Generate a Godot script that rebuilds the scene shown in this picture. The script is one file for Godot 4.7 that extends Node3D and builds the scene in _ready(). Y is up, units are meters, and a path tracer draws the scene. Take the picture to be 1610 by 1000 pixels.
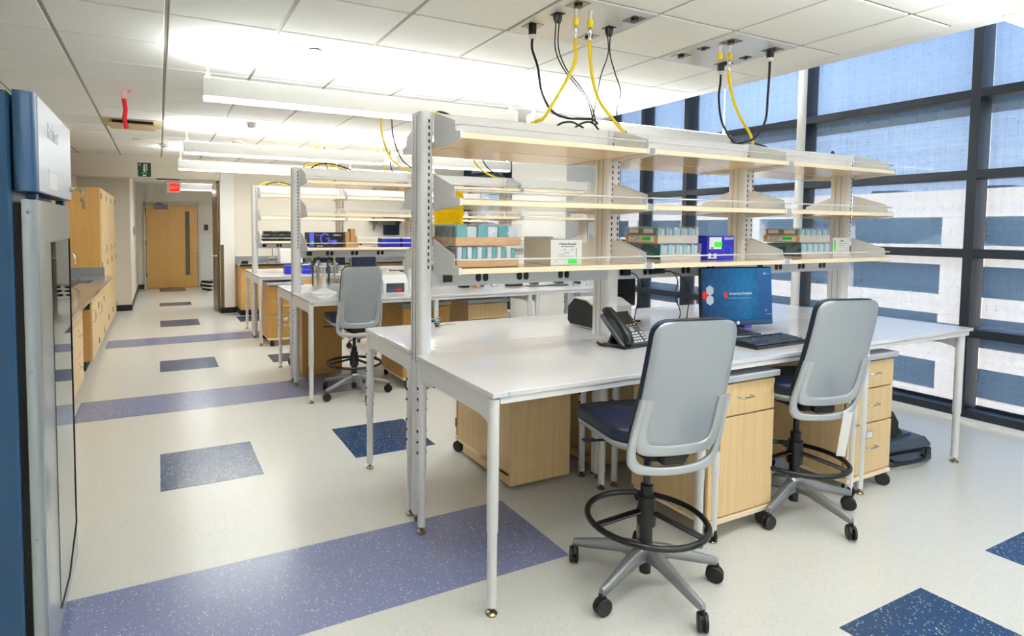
extends Node3D
# A hospital research laboratory: three rows of back-to-back benches with shelving, a curtain wall on the right.

const CEIL := 2.74
var M := {}

# ------------------------------------------------------------------ shape helpers
func S() -> SurfaceTool:
	var st := SurfaceTool.new()
	st.begin(Mesh.PRIMITIVE_TRIANGLES)
	st.set_smooth_group(-1)
	return st

func poly(st: SurfaceTool, p: Array, inside: Vector3, sg := -1) -> void:
	st.set_smooth_group(sg)
	var c := Vector3.ZERO
	for q in p:
		c += q
	c /= p.size()
	var n := Vector3.ZERO
	for i in p.size():
		n += (p[i] - c).cross(p[(i + 1) % p.size()] - c)
	var flip: bool = n.dot(c - inside) > 0.0   # clockwise fronts
	for i in range(1, p.size() - 1):
		if flip:
			st.add_vertex(p[0]); st.add_vertex(p[i + 1]); st.add_vertex(p[i])
		else:
			st.add_vertex(p[0]); st.add_vertex(p[i]); st.add_vertex(p[i + 1])

func box(st: SurfaceTool, a: Vector3, b: Vector3, bev := 0.0) -> void:
	var c := (a + b) / 2.0
	var h := (b - a).abs() / 2.0
	bev = minf(bev, minf(h.x, minf(h.y, h.z)) * 0.9)
	var k := h - Vector3.ONE * bev
	for ax in 3:
		var u := (ax + 1) % 3
		var v := (ax + 2) % 3
		for s in [-1.0, 1.0]:
			var q := []
			for e in [[-1, -1], [1, -1], [1, 1], [-1, 1]]:
				var p := Vector3.ZERO
				p[ax] = h[ax] * s
				p[u] = k[u] * e[0]
				p[v] = k[v] * e[1]
				q.append(c + p)
			poly(st, q, c)
	if bev <= 0.0:
		return
	for ax in 3:
		var u := (ax + 1) % 3
		var v := (ax + 2) % 3
		for su in [-1.0, 1.0]:
			for sv in [-1.0, 1.0]:
				var q := []
				for e in [[-1, 0], [1, 0], [1, 1], [-1, 1]]:
					var p := Vector3.ZERO
					p[ax] = k[ax] * e[0]
					p[u] = (h[u] if e[1] == 0 else k[u]) * su
					p[v] = (k[v] if e[1] == 0 else h[v]) * sv
					q.append(c + p)
				poly(st, q, c)
	for sx in [-1.0, 1.0]:
		for sy in [-1.0, 1.0]:
			for sz in [-1.0, 1.0]:
				poly(st, [c + Vector3(h.x * sx, k.y * sy, k.z * sz), c + Vector3(k.x * sx, h.y * sy, k.z * sz), c + Vector3(k.x * sx, k.y * sy, h.z * sz)], c)

func cbox(st: SurfaceTool, c: Vector3, s: Vector3, bev := 0.0) -> void:
	box(st, c - s / 2.0, c + s / 2.0, bev)

func at3(axis: int, p: Vector2, w: float) -> Vector3:
	if axis == 0:
		return Vector3(w, p.y, p.x)      # 2D = (z, y)
	if axis == 1:
		return Vector3(p.x, w, p.y)      # 2D = (x, z)
	return Vector3(p.x, p.y, w)          # 2D = (x, y)

func extrude(st: SurfaceTool, pts: PackedVector2Array, axis: int, lo: float, hi: float, smooth := false) -> void:
	var area := 0.0
	var n := pts.size()
	for i in n:
		area += pts[i].cross(pts[(i + 1) % n])
	for i in n:
		var a := pts[i]
		var b := pts[(i + 1) % n]
		var d := (b - a).normalized()
		var o := Vector2(d.y, -d.x) * signf(area)
		var c := (a + b) / 2.0
		poly(st, [at3(axis, a, lo), at3(axis, b, lo), at3(axis, b, hi), at3(axis, a, hi)], at3(axis, c - o, (lo + hi) / 2.0), 1 if smooth else -1)
	var tri := Geometry2D.triangulate_polygon(pts)
	for i in range(0, tri.size(), 3):
		for w in [lo, hi]:
			var q := [at3(axis, pts[tri[i]], w), at3(axis, pts[tri[i + 1]], w), at3(axis, pts[tri[i + 2]], w)]
			var m: Vector3 = (q[0] + q[1] + q[2]) / 3.0
			var inn := m
			inn[axis] = (lo + hi) / 2.0
			poly(st, q, inn)

func smooth_path(p: Array, sub := 6) -> Array:
	var out := []
	for i in p.size() - 1:
		var p0: Vector3 = p[maxi(i - 1, 0)]
		var p1: Vector3 = p[i]
		var p2: Vector3 = p[i + 1]
		var p3: Vector3 = p[mini(i + 2, p.size() - 1)]
		for k in sub:
			out.append(p1.cubic_interpolate(p2, p0, p3, float(k) / sub))
	out.append(p[-1])
	return out

# a tube or flattened band swept along a path: rx across "side", ry across the other way
func sweep(st: SurfaceTool, p: Array, rx: float, ry: float, seg := 8, closed := false, up := Vector3.ZERO) -> void:
	var n := p.size()
	var rings := []
	var last := Vector3.ZERO
	for i in n:
		var t: Vector3
		if closed:
			t = (p[(i + 1) % n] - p[(i + n - 1) % n]).normalized()
		else:
			t = (p[mini(i + 1, n - 1)] - p[maxi(i - 1, 0)]).normalized()
		var s: Vector3
		if up != Vector3.ZERO:
			s = up - t * up.dot(t)
		elif last == Vector3.ZERO:
			s = Vector3.UP - t * t.y
			if s.length() < 0.2:
				s = Vector3.RIGHT - t * t.x
		else:
			s = last - t * last.dot(t)
		s = s.normalized()
		last = s
		var w := t.cross(s)
		var ring := []
		for k in seg:
			var a := TAU * k / seg
			ring.append(p[i] + s * cos(a) * rx + w * sin(a) * ry)
		rings.append(ring)
	for i in (n if closed else n - 1):
		var r0: Array = rings[i]
		var r1: Array = rings[(i + 1) % n]
		var c: Vector3 = (p[i] + p[(i + 1) % n]) / 2.0
		for k in seg:
			poly(st, [r0[k], r0[(k + 1) % seg], r1[(k + 1) % seg], r1[k]], c, 1)
	if not closed:
		poly(st, rings[0], p[1])
		poly(st, rings[n - 1], p[n - 2])

func tube(st: SurfaceTool, p: Array, r: float, seg := 8) -> void:
	sweep(st, p, r, r, seg)

# profile: (radius, height) from the bottom up along the outside
func lathe(st: SurfaceTool, prof: Array, o: Vector3, seg := 16, axis := 1) -> void:
	var sg := 2
	for i in prof.size() - 1:
		var a: Vector2 = prof[i]
		var b: Vector2 = prof[i + 1]
		if i > 0:
			var d0: Vector2 = (a - prof[i - 1]).normalized()
			if d0.dot((b - a).normalized()) < 0.8:
				sg += 1
		var nn := Vector2(b.y - a.y, a.x - b.x).normalized()
		for k in seg:
			var t0 := TAU * k / seg
			var t1 := TAU * (k + 1) / seg
			var q := []
			for e in [[a, t0], [a, t1], [b, t1], [b, t0]]:
				var r: float = e[0].x
				var y: float = e[0].y
				q.append(o + turned(axis, cos(e[1]) * r, y, sin(e[1]) * r))
			var tm := (t0 + t1) / 2.0
			var cen: Vector3 = (q[0] + q[1] + q[2] + q[3]) / 4.0
			var refp := cen - turned(axis, cos(tm) * nn.x, nn.y, sin(tm) * nn.x)
			if a.x < 0.00005:
				q = [q[0], q[2], q[3]]
			elif b.x < 0.00005:
				q = [q[0], q[1], q[2]]
			poly(st, q, refp, sg)

func turned(axis: int, a: float, y: float, b: float) -> Vector3:
	if axis == 0:
		return Vector3(y, a, b)
	if axis == 2:
		return Vector3(a, b, y)
	return Vector3(a, y, b)

func cyl(st: SurfaceTool, o: Vector3, r: float, h: float, seg := 16, axis := 1, bev := 0.0) -> void:
	if bev > 0.0:
		lathe(st, [Vector2(0, 0), Vector2(r - bev, 0), Vector2(r, bev), Vector2(r, h - bev), Vector2(r - bev, h), Vector2(0, h)], o, seg, axis)
	else:
		lathe(st, [Vector2(0, 0), Vector2(r, 0), Vector2(r, h), Vector2(0, h)], o, seg, axis)

# closed cross-sections joined one to the next, with caps
func loft(st: SurfaceTool, rings: Array, slab_ring := true) -> void:
	var cs := []
	for r in rings:
		var c := Vector3.ZERO
		for q in r:
			c += q
		cs.append(c / r.size())
	for i in rings.size() - 1:
		var n: int = rings[i].size()
		for k in n:
			var a: Vector3 = rings[i][k]
			var b: Vector3 = rings[i][(k + 1) % n]
			var c: Vector3 = rings[i + 1][(k + 1) % n]
			var d: Vector3 = rings[i + 1][k]
			poly(st, [a, b, c, d], slab_inside(rings[i], rings[i + 1], k) if slab_ring else (cs[i] + cs[i + 1]) / 2.0, 1)
	poly(st, rings[0], cs[1])
	poly(st, rings[-1], cs[-2])

func slab_inside(r0: Array, r1: Array, k: int) -> Vector3:
	var n := r0.size()
	var o := (n - 1 - k + n) % n     # the ring is listed front left-to-right, then back right-to-left
	return (r0[o] + r0[(o + 1) % n] + r1[o] + r1[(o + 1) % n]) / 4.0

func rrect(w: float, h: float, r: float, n := 4) -> PackedVector2Array:
	var out := PackedVector2Array()
	for q in 4:
		var c := Vector2((w / 2 - r) * (1 if q in [0, 3] else -1), (h / 2 - r) * (1 if q in [0, 1] else -1))
		for i in n + 1:
			var a := PI / 2 * (q + float(i) / n)
			out.append(c + Vector2(cos(a), sin(a)) * r)
	return out

func moved(p: PackedVector2Array, d: Vector2) -> PackedVector2Array:
	var o := PackedVector2Array()
	for q in p:
		o.append(q + d)
	return o

# ------------------------------------------------------------------ scene helpers
var used := {}
func numbered(parent: Node, called: String) -> String:
	var key := str(parent.get_instance_id()) + called
	var n: int = used.get(key, 0)
	used[key] = n + 1
	return called if n == 0 else "%s_%03d" % [called, n]

func mk(called: String, st: SurfaceTool, m: Material, parent: Node = self, at := Vector3.ZERO) -> MeshInstance3D:
	st.generate_normals()
	var o := MeshInstance3D.new()
	o.mesh = st.commit()
	o.mesh.surface_set_material(0, m)
	o.name = numbered(parent, called)
	o.position = at
	parent.add_child(o, true)
	return o

func same(o: MeshInstance3D, called: String, parent: Node, at: Vector3) -> MeshInstance3D:
	var c := MeshInstance3D.new()
	c.mesh = o.mesh
	c.name = numbered(parent, called)
	c.position = at
	parent.add_child(c, true)
	return c

func tag(o: Node, label: String, category: String, group := "", kind := "") -> void:
	if label: o.set_meta("label", label)
	if category: o.set_meta("category", category)
	if group: o.set_meta("group", group)
	if kind: o.set_meta("kind", kind)

func thing(called: String, label: String, category: String, at := Vector3.ZERO, turn := 0.0, group := "") -> Node3D:
	var o := Node3D.new()
	o.name = numbered(self, called)
	add_child(o, true)
	o.position = at
	o.rotation.y = turn
	tag(o, label, category, group)
	return o

func struct(called: String, st: SurfaceTool, m: Material) -> MeshInstance3D:
	var o := mk(called, st, m)
	o.set_meta("kind", "structure")
	return o

func structn(called: String) -> Node3D:
	var o := Node3D.new()
	o.name = numbered(self, called)
	add_child(o, true)
	o.set_meta("kind", "structure")
	return o

func dup(src: Node3D, called: String, label: String, at: Vector3, turn: float, group := "") -> Node3D:
	var c: Node3D = src.duplicate()
	c.name = numbered(self, called)
	add_child(c, true)
	c.position = at
	c.rotation.y = turn
	c.set_meta("label", label)
	if group: c.set_meta("group", group)
	return c

# raised lettering on a face; right = reading direction
func letters(txt: String, h: float, m: Material, parent: Node, at: Vector3, basis: Basis, font := "Droid Sans", bold := false) -> MeshInstance3D:
	var f := SystemFont.new()
	f.font_names = PackedStringArray([font])
	if bold: f.font_weight = 700
	var t := TextMesh.new()
	t.text = txt
	t.font = f
	t.font_size = 32
	t.pixel_size = h / 24.0
	t.depth = 0.0006
	t.material = m
	var o := MeshInstance3D.new()
	o.mesh = t
	o.name = numbered(parent, "lettering")
	o.transform = Transform3D(basis, at)
	parent.add_child(o, true)
	return o

# ------------------------------------------------------------------ materials
func mat(key: String, c: Color, rough := 0.5, metal := 0.0) -> StandardMaterial3D:
	var m := StandardMaterial3D.new()
	m.albedo_color = c
	m.roughness = rough
	m.metallic = metal
	M[key] = m
	return m

func tri(m: StandardMaterial3D, img: Image, metres: float, world := false) -> void:
	m.albedo_texture = ImageTexture.create_from_image(img)
	m.uv1_triplanar = true
	m.uv1_world_triplanar = world
	m.uv1_scale = Vector3.ONE / metres

func wood_image(a: Color, b: Color, along_v: bool, seed_n: int) -> Image:
	var n := FastNoiseLite.new()
	n.seed = seed_n
	n.frequency = 0.02
	n.fractal_octaves = 4
	var w := 256
	var im := Image.create(w, w, false, Image.FORMAT_RGB8)
	for i in w:
		for j in w:
			var u := float(i) / w
			var v := float(j) / w
			# wrap the noise on a torus so the tile repeats without a seam
			var x := cos(u * TAU) * 160.0
			var y := sin(u * TAU) * 160.0
			var z := sin(v * TAU) * 14.0
			var k := n.get_noise_3d(x, y, z) * 0.5 + 0.5
			var k2 := n.get_noise_3d(x * 3.0 + 500.0, y * 3.0, z * 1.5) * 0.5 + 0.5
			var c := a.lerp(b, clampf(k * 0.75 + k2 * 0.4 - 0.08, 0.0, 1.0))
			if along_v:
				im.set_pixel(i, j, c)
			else:
				im.set_pixel(j, i, c)
	return im

func fleck_image(base: Color, flecks: Array, count: int, size: int, seed_n: int, vary := 0.03) -> Image:
	var rng := RandomNumberGenerator.new()
	rng.seed = seed_n
	var im := Image.create(size, size, false, Image.FORMAT_RGB8)
	var n := FastNoiseLite.new()
	n.seed = seed_n
	n.frequency = 0.25
	for i in size:
		for j in size:
			var k := 1.0 + n.get_noise_2d(i, j) * vary * 2.0 + rng.randf_range(-vary, vary)
			im.set_pixel(i, j, Color(base.r * k, base.g * k, base.b * k))
	for f in count:
		var c: Color = flecks[rng.randi() % flecks.size()]
		var x := rng.randi() % size
		var y := rng.randi() % size
		var r := rng.randi_range(1, 2)
		for i in r:
			for j in r + (rng.randi() % 2):
				im.set_pixel((x + i) % size, (y + j) % size, c)
	return im

func weave_image(lo: float, hi: float) -> Image:
	var rng := RandomNumberGenerator.new()
	rng.seed = 77
	var w := 512
	var cols := PackedFloat32Array()
	var rows := PackedFloat32Array()
	for i in w:
		cols.append(rng.randf())
		rows.append(rng.randf())
	var n := FastNoiseLite.new()
	n.seed = 5
	n.frequency = 0.09
	var im := Image.create(w, w, false, Image.FORMAT_RGBA8)
	for i in w:
		for j in w:
			var k := cols[i] * 0.3 + rows[j] * 0.3 + rng.randf() * 0.25 + (n.get_noise_2d(i, j) * 0.5 + 0.5) * 0.3
			im.set_pixel(i, j, Color(1, 1, 1, lerpf(lo, hi, clampf(k, 0.0, 1.0))))
	return im

func make_materials() -> void:
	mat("wall", Color(0.87, 0.84, 0.785), 0.8)
	mat("wall_white", Color(0.9, 0.895, 0.88), 0.7)
	mat("ceiling", Color(0.93, 0.93, 0.91), 0.9)
	mat("grid", Color(0.62, 0.6, 0.55), 0.6)
	mat("frame_white", Color(0.9, 0.9, 0.905), 0.32)
	mat("bracket", Color(0.88, 0.885, 0.89), 0.35)
	mat("worktop", Color(0.86, 0.86, 0.87), 0.07)
	mat("worktop_edge", Color(0.74, 0.74, 0.73), 0.3)
	mat("raceway", Color(0.83, 0.85, 0.87), 0.3, 0.1)
	mat("black", Color(0.025, 0.025, 0.028), 0.35)
	mat("black_matt", Color(0.03, 0.03, 0.033), 0.7)
	mat("rubber", Color(0.035, 0.035, 0.038), 0.5)
	mat("chrome", Color(0.82, 0.82, 0.82), 0.12, 1.0)
	mat("nickel", Color(0.6, 0.55, 0.45), 0.25, 1.0)
	mat("steel", Color(0.78, 0.78, 0.78), 0.16, 1.0)
	mat("steel_plate", Color(0.9, 0.9, 0.885), 0.1, 0.12)
	mat("bronze", Color(0.42, 0.36, 0.25), 0.35, 0.7)
	mat("mullion", Color(0.135, 0.165, 0.2), 0.4, 0.2)
	mat("chair_grey", Color(0.66, 0.69, 0.72), 0.28, 0.3)
	mat("chair_frame", Color(0.74, 0.76, 0.78), 0.28, 0.3)
	mat("alu", Color(0.6, 0.61, 0.62), 0.32, 0.6)
	mat("navy", Color(0.035, 0.08, 0.19), 0.42)
	mat("fridge_blue", Color(0.13, 0.28, 0.42), 0.3, 0.1)
	mat("fridge_white", Color(0.66, 0.69, 0.74), 0.3)
	mat("fridge_silver", Color(0.62, 0.65, 0.66), 0.27, 0.5)
	mat("glass_dark", Color(0.09, 0.09, 0.08), 0.02)
	mat("counter", Color(0.62, 0.6, 0.57), 0.12)
	mat("splash", Color(0.5, 0.51, 0.53), 0.35)
	mat("cabinet_top", Color(0.68, 0.7, 0.73), 0.3)
	mat("white_plastic", Color(0.86, 0.86, 0.85), 0.35)
	mat("paper", Color(0.9, 0.9, 0.89), 0.7)
	mat("label_grey", Color(0.45, 0.45, 0.45), 0.7)
	mat("ink", Color(0.05, 0.05, 0.06), 0.7)
	mat("cardboard", Color(0.76, 0.58, 0.34), 0.85)
	mat("cardboard_pale", Color(0.8, 0.76, 0.72), 0.8)
	mat("teal", Color(0.0, 0.55, 0.58), 0.4)
	mat("teal_dark", Color(0.03, 0.27, 0.28), 0.5)
	mat("pale_blue", Color(0.55, 0.78, 0.84), 0.4)
	mat("carton_grey", Color(0.5, 0.51, 0.48), 0.6)
	mat("green_note", Color(0.1, 0.86, 0.22), 0.7)
	mat("yellow_bag", Color(1.0, 0.94, 0.02), 0.35)
	mat("yellow_hose", Color(0.97, 0.85, 0.12), 0.4)
	mat("violet_box", Color(0.1, 0.12, 0.62), 0.4)
	mat("violet", Color(0.35, 0.32, 0.85), 0.4)
	M.yellow_bag.backlight_enabled = true
	M.yellow_bag.backlight = Color(0.9, 0.8, 0.0)
	mat("diffuser", Color(0.76, 0.69, 0.55), 0.6)
	mat("pane_olive", Color(0.3, 0.27, 0.16), 0.05)
	mat("door_metal", Color(0.72, 0.7, 0.66), 0.4)
	mat("red", Color(0.75, 0.06, 0.08), 0.5)
	mat("red_strap", Color(0.95, 0.12, 0.2), 0.6)
	mat("sign_green", Color(0.01, 0.27, 0.14), 0.5)
	mat("case_grey", Color(0.22, 0.26, 0.3), 0.3)
	mat("concrete", Color(0.8, 0.79, 0.76), 0.8)
	mat("pack_pale", Color(0.8, 0.82, 0.86), 0.4)
	mat("asphalt", Color(0.35, 0.36, 0.37), 0.9)
	mat("car_blue", Color(0.15, 0.3, 0.42), 0.2, 0.3)
	mat("car_white", Color(0.8, 0.82, 0.84), 0.2, 0.1)
	mat("brown_rack", Color(0.68, 0.52, 0.34), 0.6)
	mat("screen_navy", Color(0.02, 0.06, 0.14), 0.15)
	# wood: vertical grain on cabinets and doors, lengthwise grain on shelves
	tri(mat("maple", Color.WHITE, 0.35), wood_image(Color(0.83, 0.7, 0.5), Color(0.9, 0.79, 0.6), true, 3), 0.7)
	tri(mat("maple_deep", Color.WHITE, 0.4), wood_image(Color(0.74, 0.55, 0.28), Color(0.82, 0.65, 0.37), true, 9), 0.8)
	tri(mat("shelf_wood", Color.WHITE, 0.1), wood_image(Color(0.88, 0.78, 0.62), Color(0.93, 0.85, 0.71), false, 15), 0.9)
	mat("shelf_edge", Color(0.95, 0.87, 0.74), 0.3)
	# floor vinyl
	tri(mat("floor", Color.WHITE, 0.22), fleck_image(Color(0.845, 0.842, 0.818), [Color(0.88, 0.87, 0.84), Color(0.81, 0.8, 0.76)], 1600, 256, 4, 0.012), 0.8, true)
	tri(mat("floor_lavender", Color.WHITE, 0.24), fleck_image(Color(0.46, 0.485, 0.625), [Color(0.85, 0.86, 0.88), Color(0.7, 0.72, 0.8), Color(0.8, 0.78, 0.72)], 2300, 480, 8, 0.05), 1.0, true)
	tri(mat("floor_blue", Color.WHITE, 0.24), fleck_image(Color(0.14, 0.245, 0.385), [Color(0.85, 0.86, 0.86), Color(0.62, 0.66, 0.7), Color(0.78, 0.74, 0.62)], 2300, 480, 12, 0.05), 1.0, true)
	# roller-shade mesh, see-through
	var sh := mat("shade", Color(0.56, 0.7, 0.84), 0.9)
	sh.transparency = BaseMaterial3D.TRANSPARENCY_ALPHA
	tri(sh, weave_image(0.27, 0.45), 3.6, true)
	sh.cull_mode = BaseMaterial3D.CULL_DISABLED
	var gl := mat("glass", Color(0.8, 0.92, 0.96, 0.1), 0.02)
	gl.transparency = BaseMaterial3D.TRANSPARENCY_ALPHA
	var film := mat("film", Color(0.95, 0.97, 1.0, 0.12), 0.08)
	film.transparency = BaseMaterial3D.TRANSPARENCY_ALPHA
	var clear := mat("clear_plastic", Color(0.92, 0.95, 0.97, 0.3), 0.08)
	clear.transparency = BaseMaterial3D.TRANSPARENCY_ALPHA
	var lens := mat("lamp_lens", Color(0.95, 0.95, 0.93), 0.5)
	lens.emission_enabled = true
	lens.emission = Color(1.0, 0.99, 0.97)
	lens.emission_energy_multiplier = 1.6
	var ex := mat("exit_glow", Color(0.8, 0.05, 0.05), 0.5)
	ex.emission_enabled = true
	ex.emission = Color(1.0, 0.12, 0.1)
	ex.emission_energy_multiplier = 0.6
	var al := mat("alarm_glow", Color(0.9, 0.2, 0.2), 0.4)
	al.emission_enabled = true
	al.emission = Color(1.0, 0.25, 0.22)
	al.emission_energy_multiplier = 0.35
	var sc := mat("screen_glow", Color.WHITE, 0.2)
	sc.emission_enabled = true
	sc.albedo_color = Color(0.03, 0.03, 0.03)
	sc.emission = Color.BLACK
	sc.emission_energy_multiplier = 0.8
	sc.emission_texture = ImageTexture.create_from_image(screen_image())

func screen_image() -> Image:
	# the wallpaper of the monitor: mottled blue, paler to the upper middle, a plainer band at the right
	var n := FastNoiseLite.new()
	n.seed = 21
	n.frequency = 0.03
	var w := 320
	var h := 190
	var im := Image.create(w, h, false, Image.FORMAT_RGB8)
	for i in w:
		for j in h:
			var u := float(i) / w
			var v := float(j) / h
			var k := clampf(0.35 + 0.75 * (1.0 - absf(u - 0.62) * 1.7) - absf(v - 0.35) * 0.45 + n.get_noise_2d(i, j) * 0.22, 0.0, 1.0)
			var c := Color(0.02, 0.17, 0.31).lerp(Color(0.09, 0.42, 0.62), k)
			if u > 0.8:
				c = Color(0.1, 0.29, 0.5).lerp(Color(0.16, 0.38, 0.6), 1.0 - v)
			im.set_pixel(i, j, c)
	return im

# ------------------------------------------------------------------ the scene
func _ready() -> void:
	# camera: level-ish wide view, the frame cropped off-centre from the lens axis
	var cam := Camera3D.new()
	cam.name = "camera"
	cam.projection = Camera3D.PROJECTION_FRUSTUM
	cam.near = 0.05
	cam.far = 300.0
	cam.size = 0.05 * 1000.0 / 911.5
	cam.frustum_offset = Vector2((805.0 - 690.0) / 911.5 * 0.05, -(500.0 - 406.1) / 911.5 * 0.05)
	cam.position = Vector3(0, 1.558, 0)
	cam.rotation = Vector3(-0.0514, -0.4502, 0.0067)
	add_child(cam)
	cam.current = true
	var we := WorldEnvironment.new()
	we.name = "world_environment"
	var env := Environment.new()
	env.tonemap_mode = Environment.TONE_MAPPER_LINEAR
	env.tonemap_exposure = 1.4
	env.background_mode = Environment.BG_SKY
	var sky := Sky.new()
	var sm := ProceduralSkyMaterial.new()
	sm.sky_top_color = Color(0.4, 0.55, 0.84)
	sm.sky_horizon_color = Color(0.74, 0.82, 0.93)
	sm.sky_curve = 0.25
	sm.ground_bottom_color = Color(0.35, 0.36, 0.38)
	sm.ground_horizon_color = Color(0.6, 0.68, 0.76)
	sm.energy_multiplier = 1.78
	sky.sky_material = sm
	env.sky = sky
	env.sdfgi_enabled = true
	env.ssao_enabled = true
	env.ssil_enabled = true
	we.environment = env
	add_child(we)
	var sun := DirectionalLight3D.new()
	sun.name = "sun"
	sun.light_color = Color(1.0, 0.95, 0.87)
	sun.light_energy = 3.3
	sun.light_angular_distance = 0.6
	sun.shadow_enabled = true
	sun.look_at_from_position(Vector3.ZERO, Vector3(0.72, -0.62, -0.3))
	add_child(sun)
	make_materials()
	setting()
	curtain_wall()
	lights()
	outside()
	benches()
	cabinets()
	left_side()
	back_of_room()
	stools()
	near_shelf_goods()
	desk_goods()
	far_goods()
	ceiling_gear()

func slab(called: String, a: Vector3, b: Vector3, m: String) -> MeshInstance3D:
	var st := S()
	box(st, a, b)
	return struct(called, st, M[m])

func setting() -> void:
	# floor: a base sheet with the coloured inlays laid flush in it
	var st := S()
	box(st, Vector3(-1.4, -0.12, -16.4), Vector3(6.4, 0, 3.1))
	var fl := struct("floor", st, M.floor)
	for z in [[-2.155, -2.765], [-5.3, -5.9], [-8.42, -8.98]]:
		st = S()
		box(st, Vector3(-0.64, 0, z[1]), Vector3(1.745, 0.0012, z[0]))
		mk("floor_stripe", st, M.floor_lavender, fl)
	for q in [[-0.015, 0.575, -4.33, -3.71], [1.18, 1.775, -4.33, -3.71], [-0.01, 0.58, -7.38, -6.82], [1.17, 1.77, -7.23, -6.79], [0.0, 0.575, -10.57, -9.9], [1.19, 1.77, -10.56, -9.95], [-0.005, 0.575, -13.05, -12.52], [0.0, 0.58, -16.1, -15.3], [2.385, 2.98, -1.295, -0.69], [3.62, 4.21, -1.32, -0.71], [2.38, 2.97, -4.33, -3.71], [3.6, 4.19, -4.33, -3.71]]:
		st = S()
		box(st, Vector3(q[0], 0, q[2]), Vector3(q[1], 0.0012, q[3]))
		mk("floor_tile", st, M.floor_blue, fl)
	# suspended ceiling
	var ce := structn("ceiling")
	st = S()
	box(st, Vector3(-1.4, 2.765, -11.4), Vector3(4.2, 3.72, 3.1))
	box(st, Vector3(-1.4, 3.7, -11.4), Vector3(6.5, 3.9, 3.1))
	box(st, Vector3(-1.4, 2.6, -16.4), Vector3(6.4, 2.76, -11.4))
	mk("ceiling_deck", st, M.ceiling, ce)
	st = S()
	for k in range(-3, 7):
		var x := 0.061 + 0.61 * k
		box(st, Vector3(x - 0.011, 2.747, -11.1), Vector3(x + 0.011, 2.765, 3.0))
	for j in range(-7, 16):
		var z := -1.79 - 0.61 * j
		box(st, Vector3(-1.3, 2.748, z - 0.008), Vector3(4.15, 2.765, z + 0.008))
	mk("tee_grid", st, M.grid, ce)
	var proto: MeshInstance3D = null
	var edge: MeshInstance3D = null
	for j in range(-6, 16):
		for k in range(-3, 7):
			var c := Vector3(0.061 + 0.61 * k + 0.305, 2.752, -1.79 - 0.61 * j - 0.305)
			if (j == 1 and (k == 3 or k == 5)) or (j == 9 and k == -1):
				continue
			if j == 15:
				continue
			if k == 6:
				c.x = 3.721 + 0.215
				if edge == null:
					st = S()
					cbox(st, Vector3.ZERO, Vector3(0.4, 0.024, 0.594), 0.004)
					edge = mk("ceiling_panel", st, M.ceiling, ce, c)
				else:
					same(edge, "ceiling_panel", ce, c)
			elif proto == null:
				st = S()
				cbox(st, Vector3.ZERO, Vector3(0.588, 0.024, 0.594), 0.004)
				proto = mk("ceiling_panel", st, M.ceiling, ce, c)
			else:
				same(proto, "ceiling_panel", ce, c)
	st = S()
	box(st, Vector3(4.145, 2.738, -11.1), Vector3(4.285, 2.78, 3.0), 0.003)
	box(st, Vector3(4.2, 2.765, -11.1), Vector3(4.285, 3.7, 3.0))
	struct("trim_1", st, M.wall_white)
	# walls
	slab("wall_left", Vector3(-1.45, 0, -12.2), Vector3(-1.3, 2.8, 3.1), "wall")
	slab("wall_front", Vector3(-1.45, 0, 3.0), Vector3(6.4, 3.8, 3.15), "wall_white")
	slab("wall_back", Vector3(1.1, 0, -11.4), Vector3(6.4, 3.8, -11.2), "wall")
	slab("wall_back_jamb", Vector3(1.0, 0, -11.4), Vector3(1.24, 2.76, -11.1), "wall_white")
	slab("wall_header", Vector3(-1.3, 2.39, -11.42), Vector3(1.01, 2.76, -11.1), "wall")
	slab("wall_niche", Vector3(-1.45, 0, -12.3), Vector3(-0.475, 2.7, -12.1), "wall")
	slab("wall_corridor_left", Vector3(-0.62, 0, -16.4), Vector3(-0.475, 2.7, -12.2), "wall")
	slab("wall_corridor_end", Vector3(-0.62, 0, -16.4), Vector3(6.4, 2.7, -16.22), "wall")
	slab("wall_corridor_right", Vector3(4.0, 0, -16.4), Vector3(4.2, 2.7, -11.3), "wall")
	slab("wall_stub", Vector3(5.22, 0, -8.07), Vector3(6.2, 3.75, -6.66), "wall_white")
	slab("trim_2", Vector3(0.93, 0.11, -16.225), Vector3(2.6, 1.36, -16.212), "wall_white")
	# baseboards
	var bb := [["back", Vector3(1.24, 0, -11.2), Vector3(1.28, 0.1, -11.185)], ["jamb", Vector3(0.99, 0, -11.3), Vector3(1.25, 0.1, -11.09)],
		["niche", Vector3(-1.3, 0, -12.1), Vector3(-0.465, 0.11, -12.085)], ["corridor_left", Vector3(-0.475, 0, -16.2), Vector3(-0.462, 0.11, -12.085)],
		["corridor_end", Vector3(0.93, 0, -16.22), Vector3(4.0, 0.11, -16.2)], ["corridor_end_left", Vector3(-0.475, 0, -16.22), Vector3(-0.34, 0.11, -16.2)], ["stub", Vector3(5.205, 0, -8.08), Vector3(6.1, 0.1, -6.645)]]
	for b in bb:
		slab("baseboard_" + b[0], b[1], b[2], "black")

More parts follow.
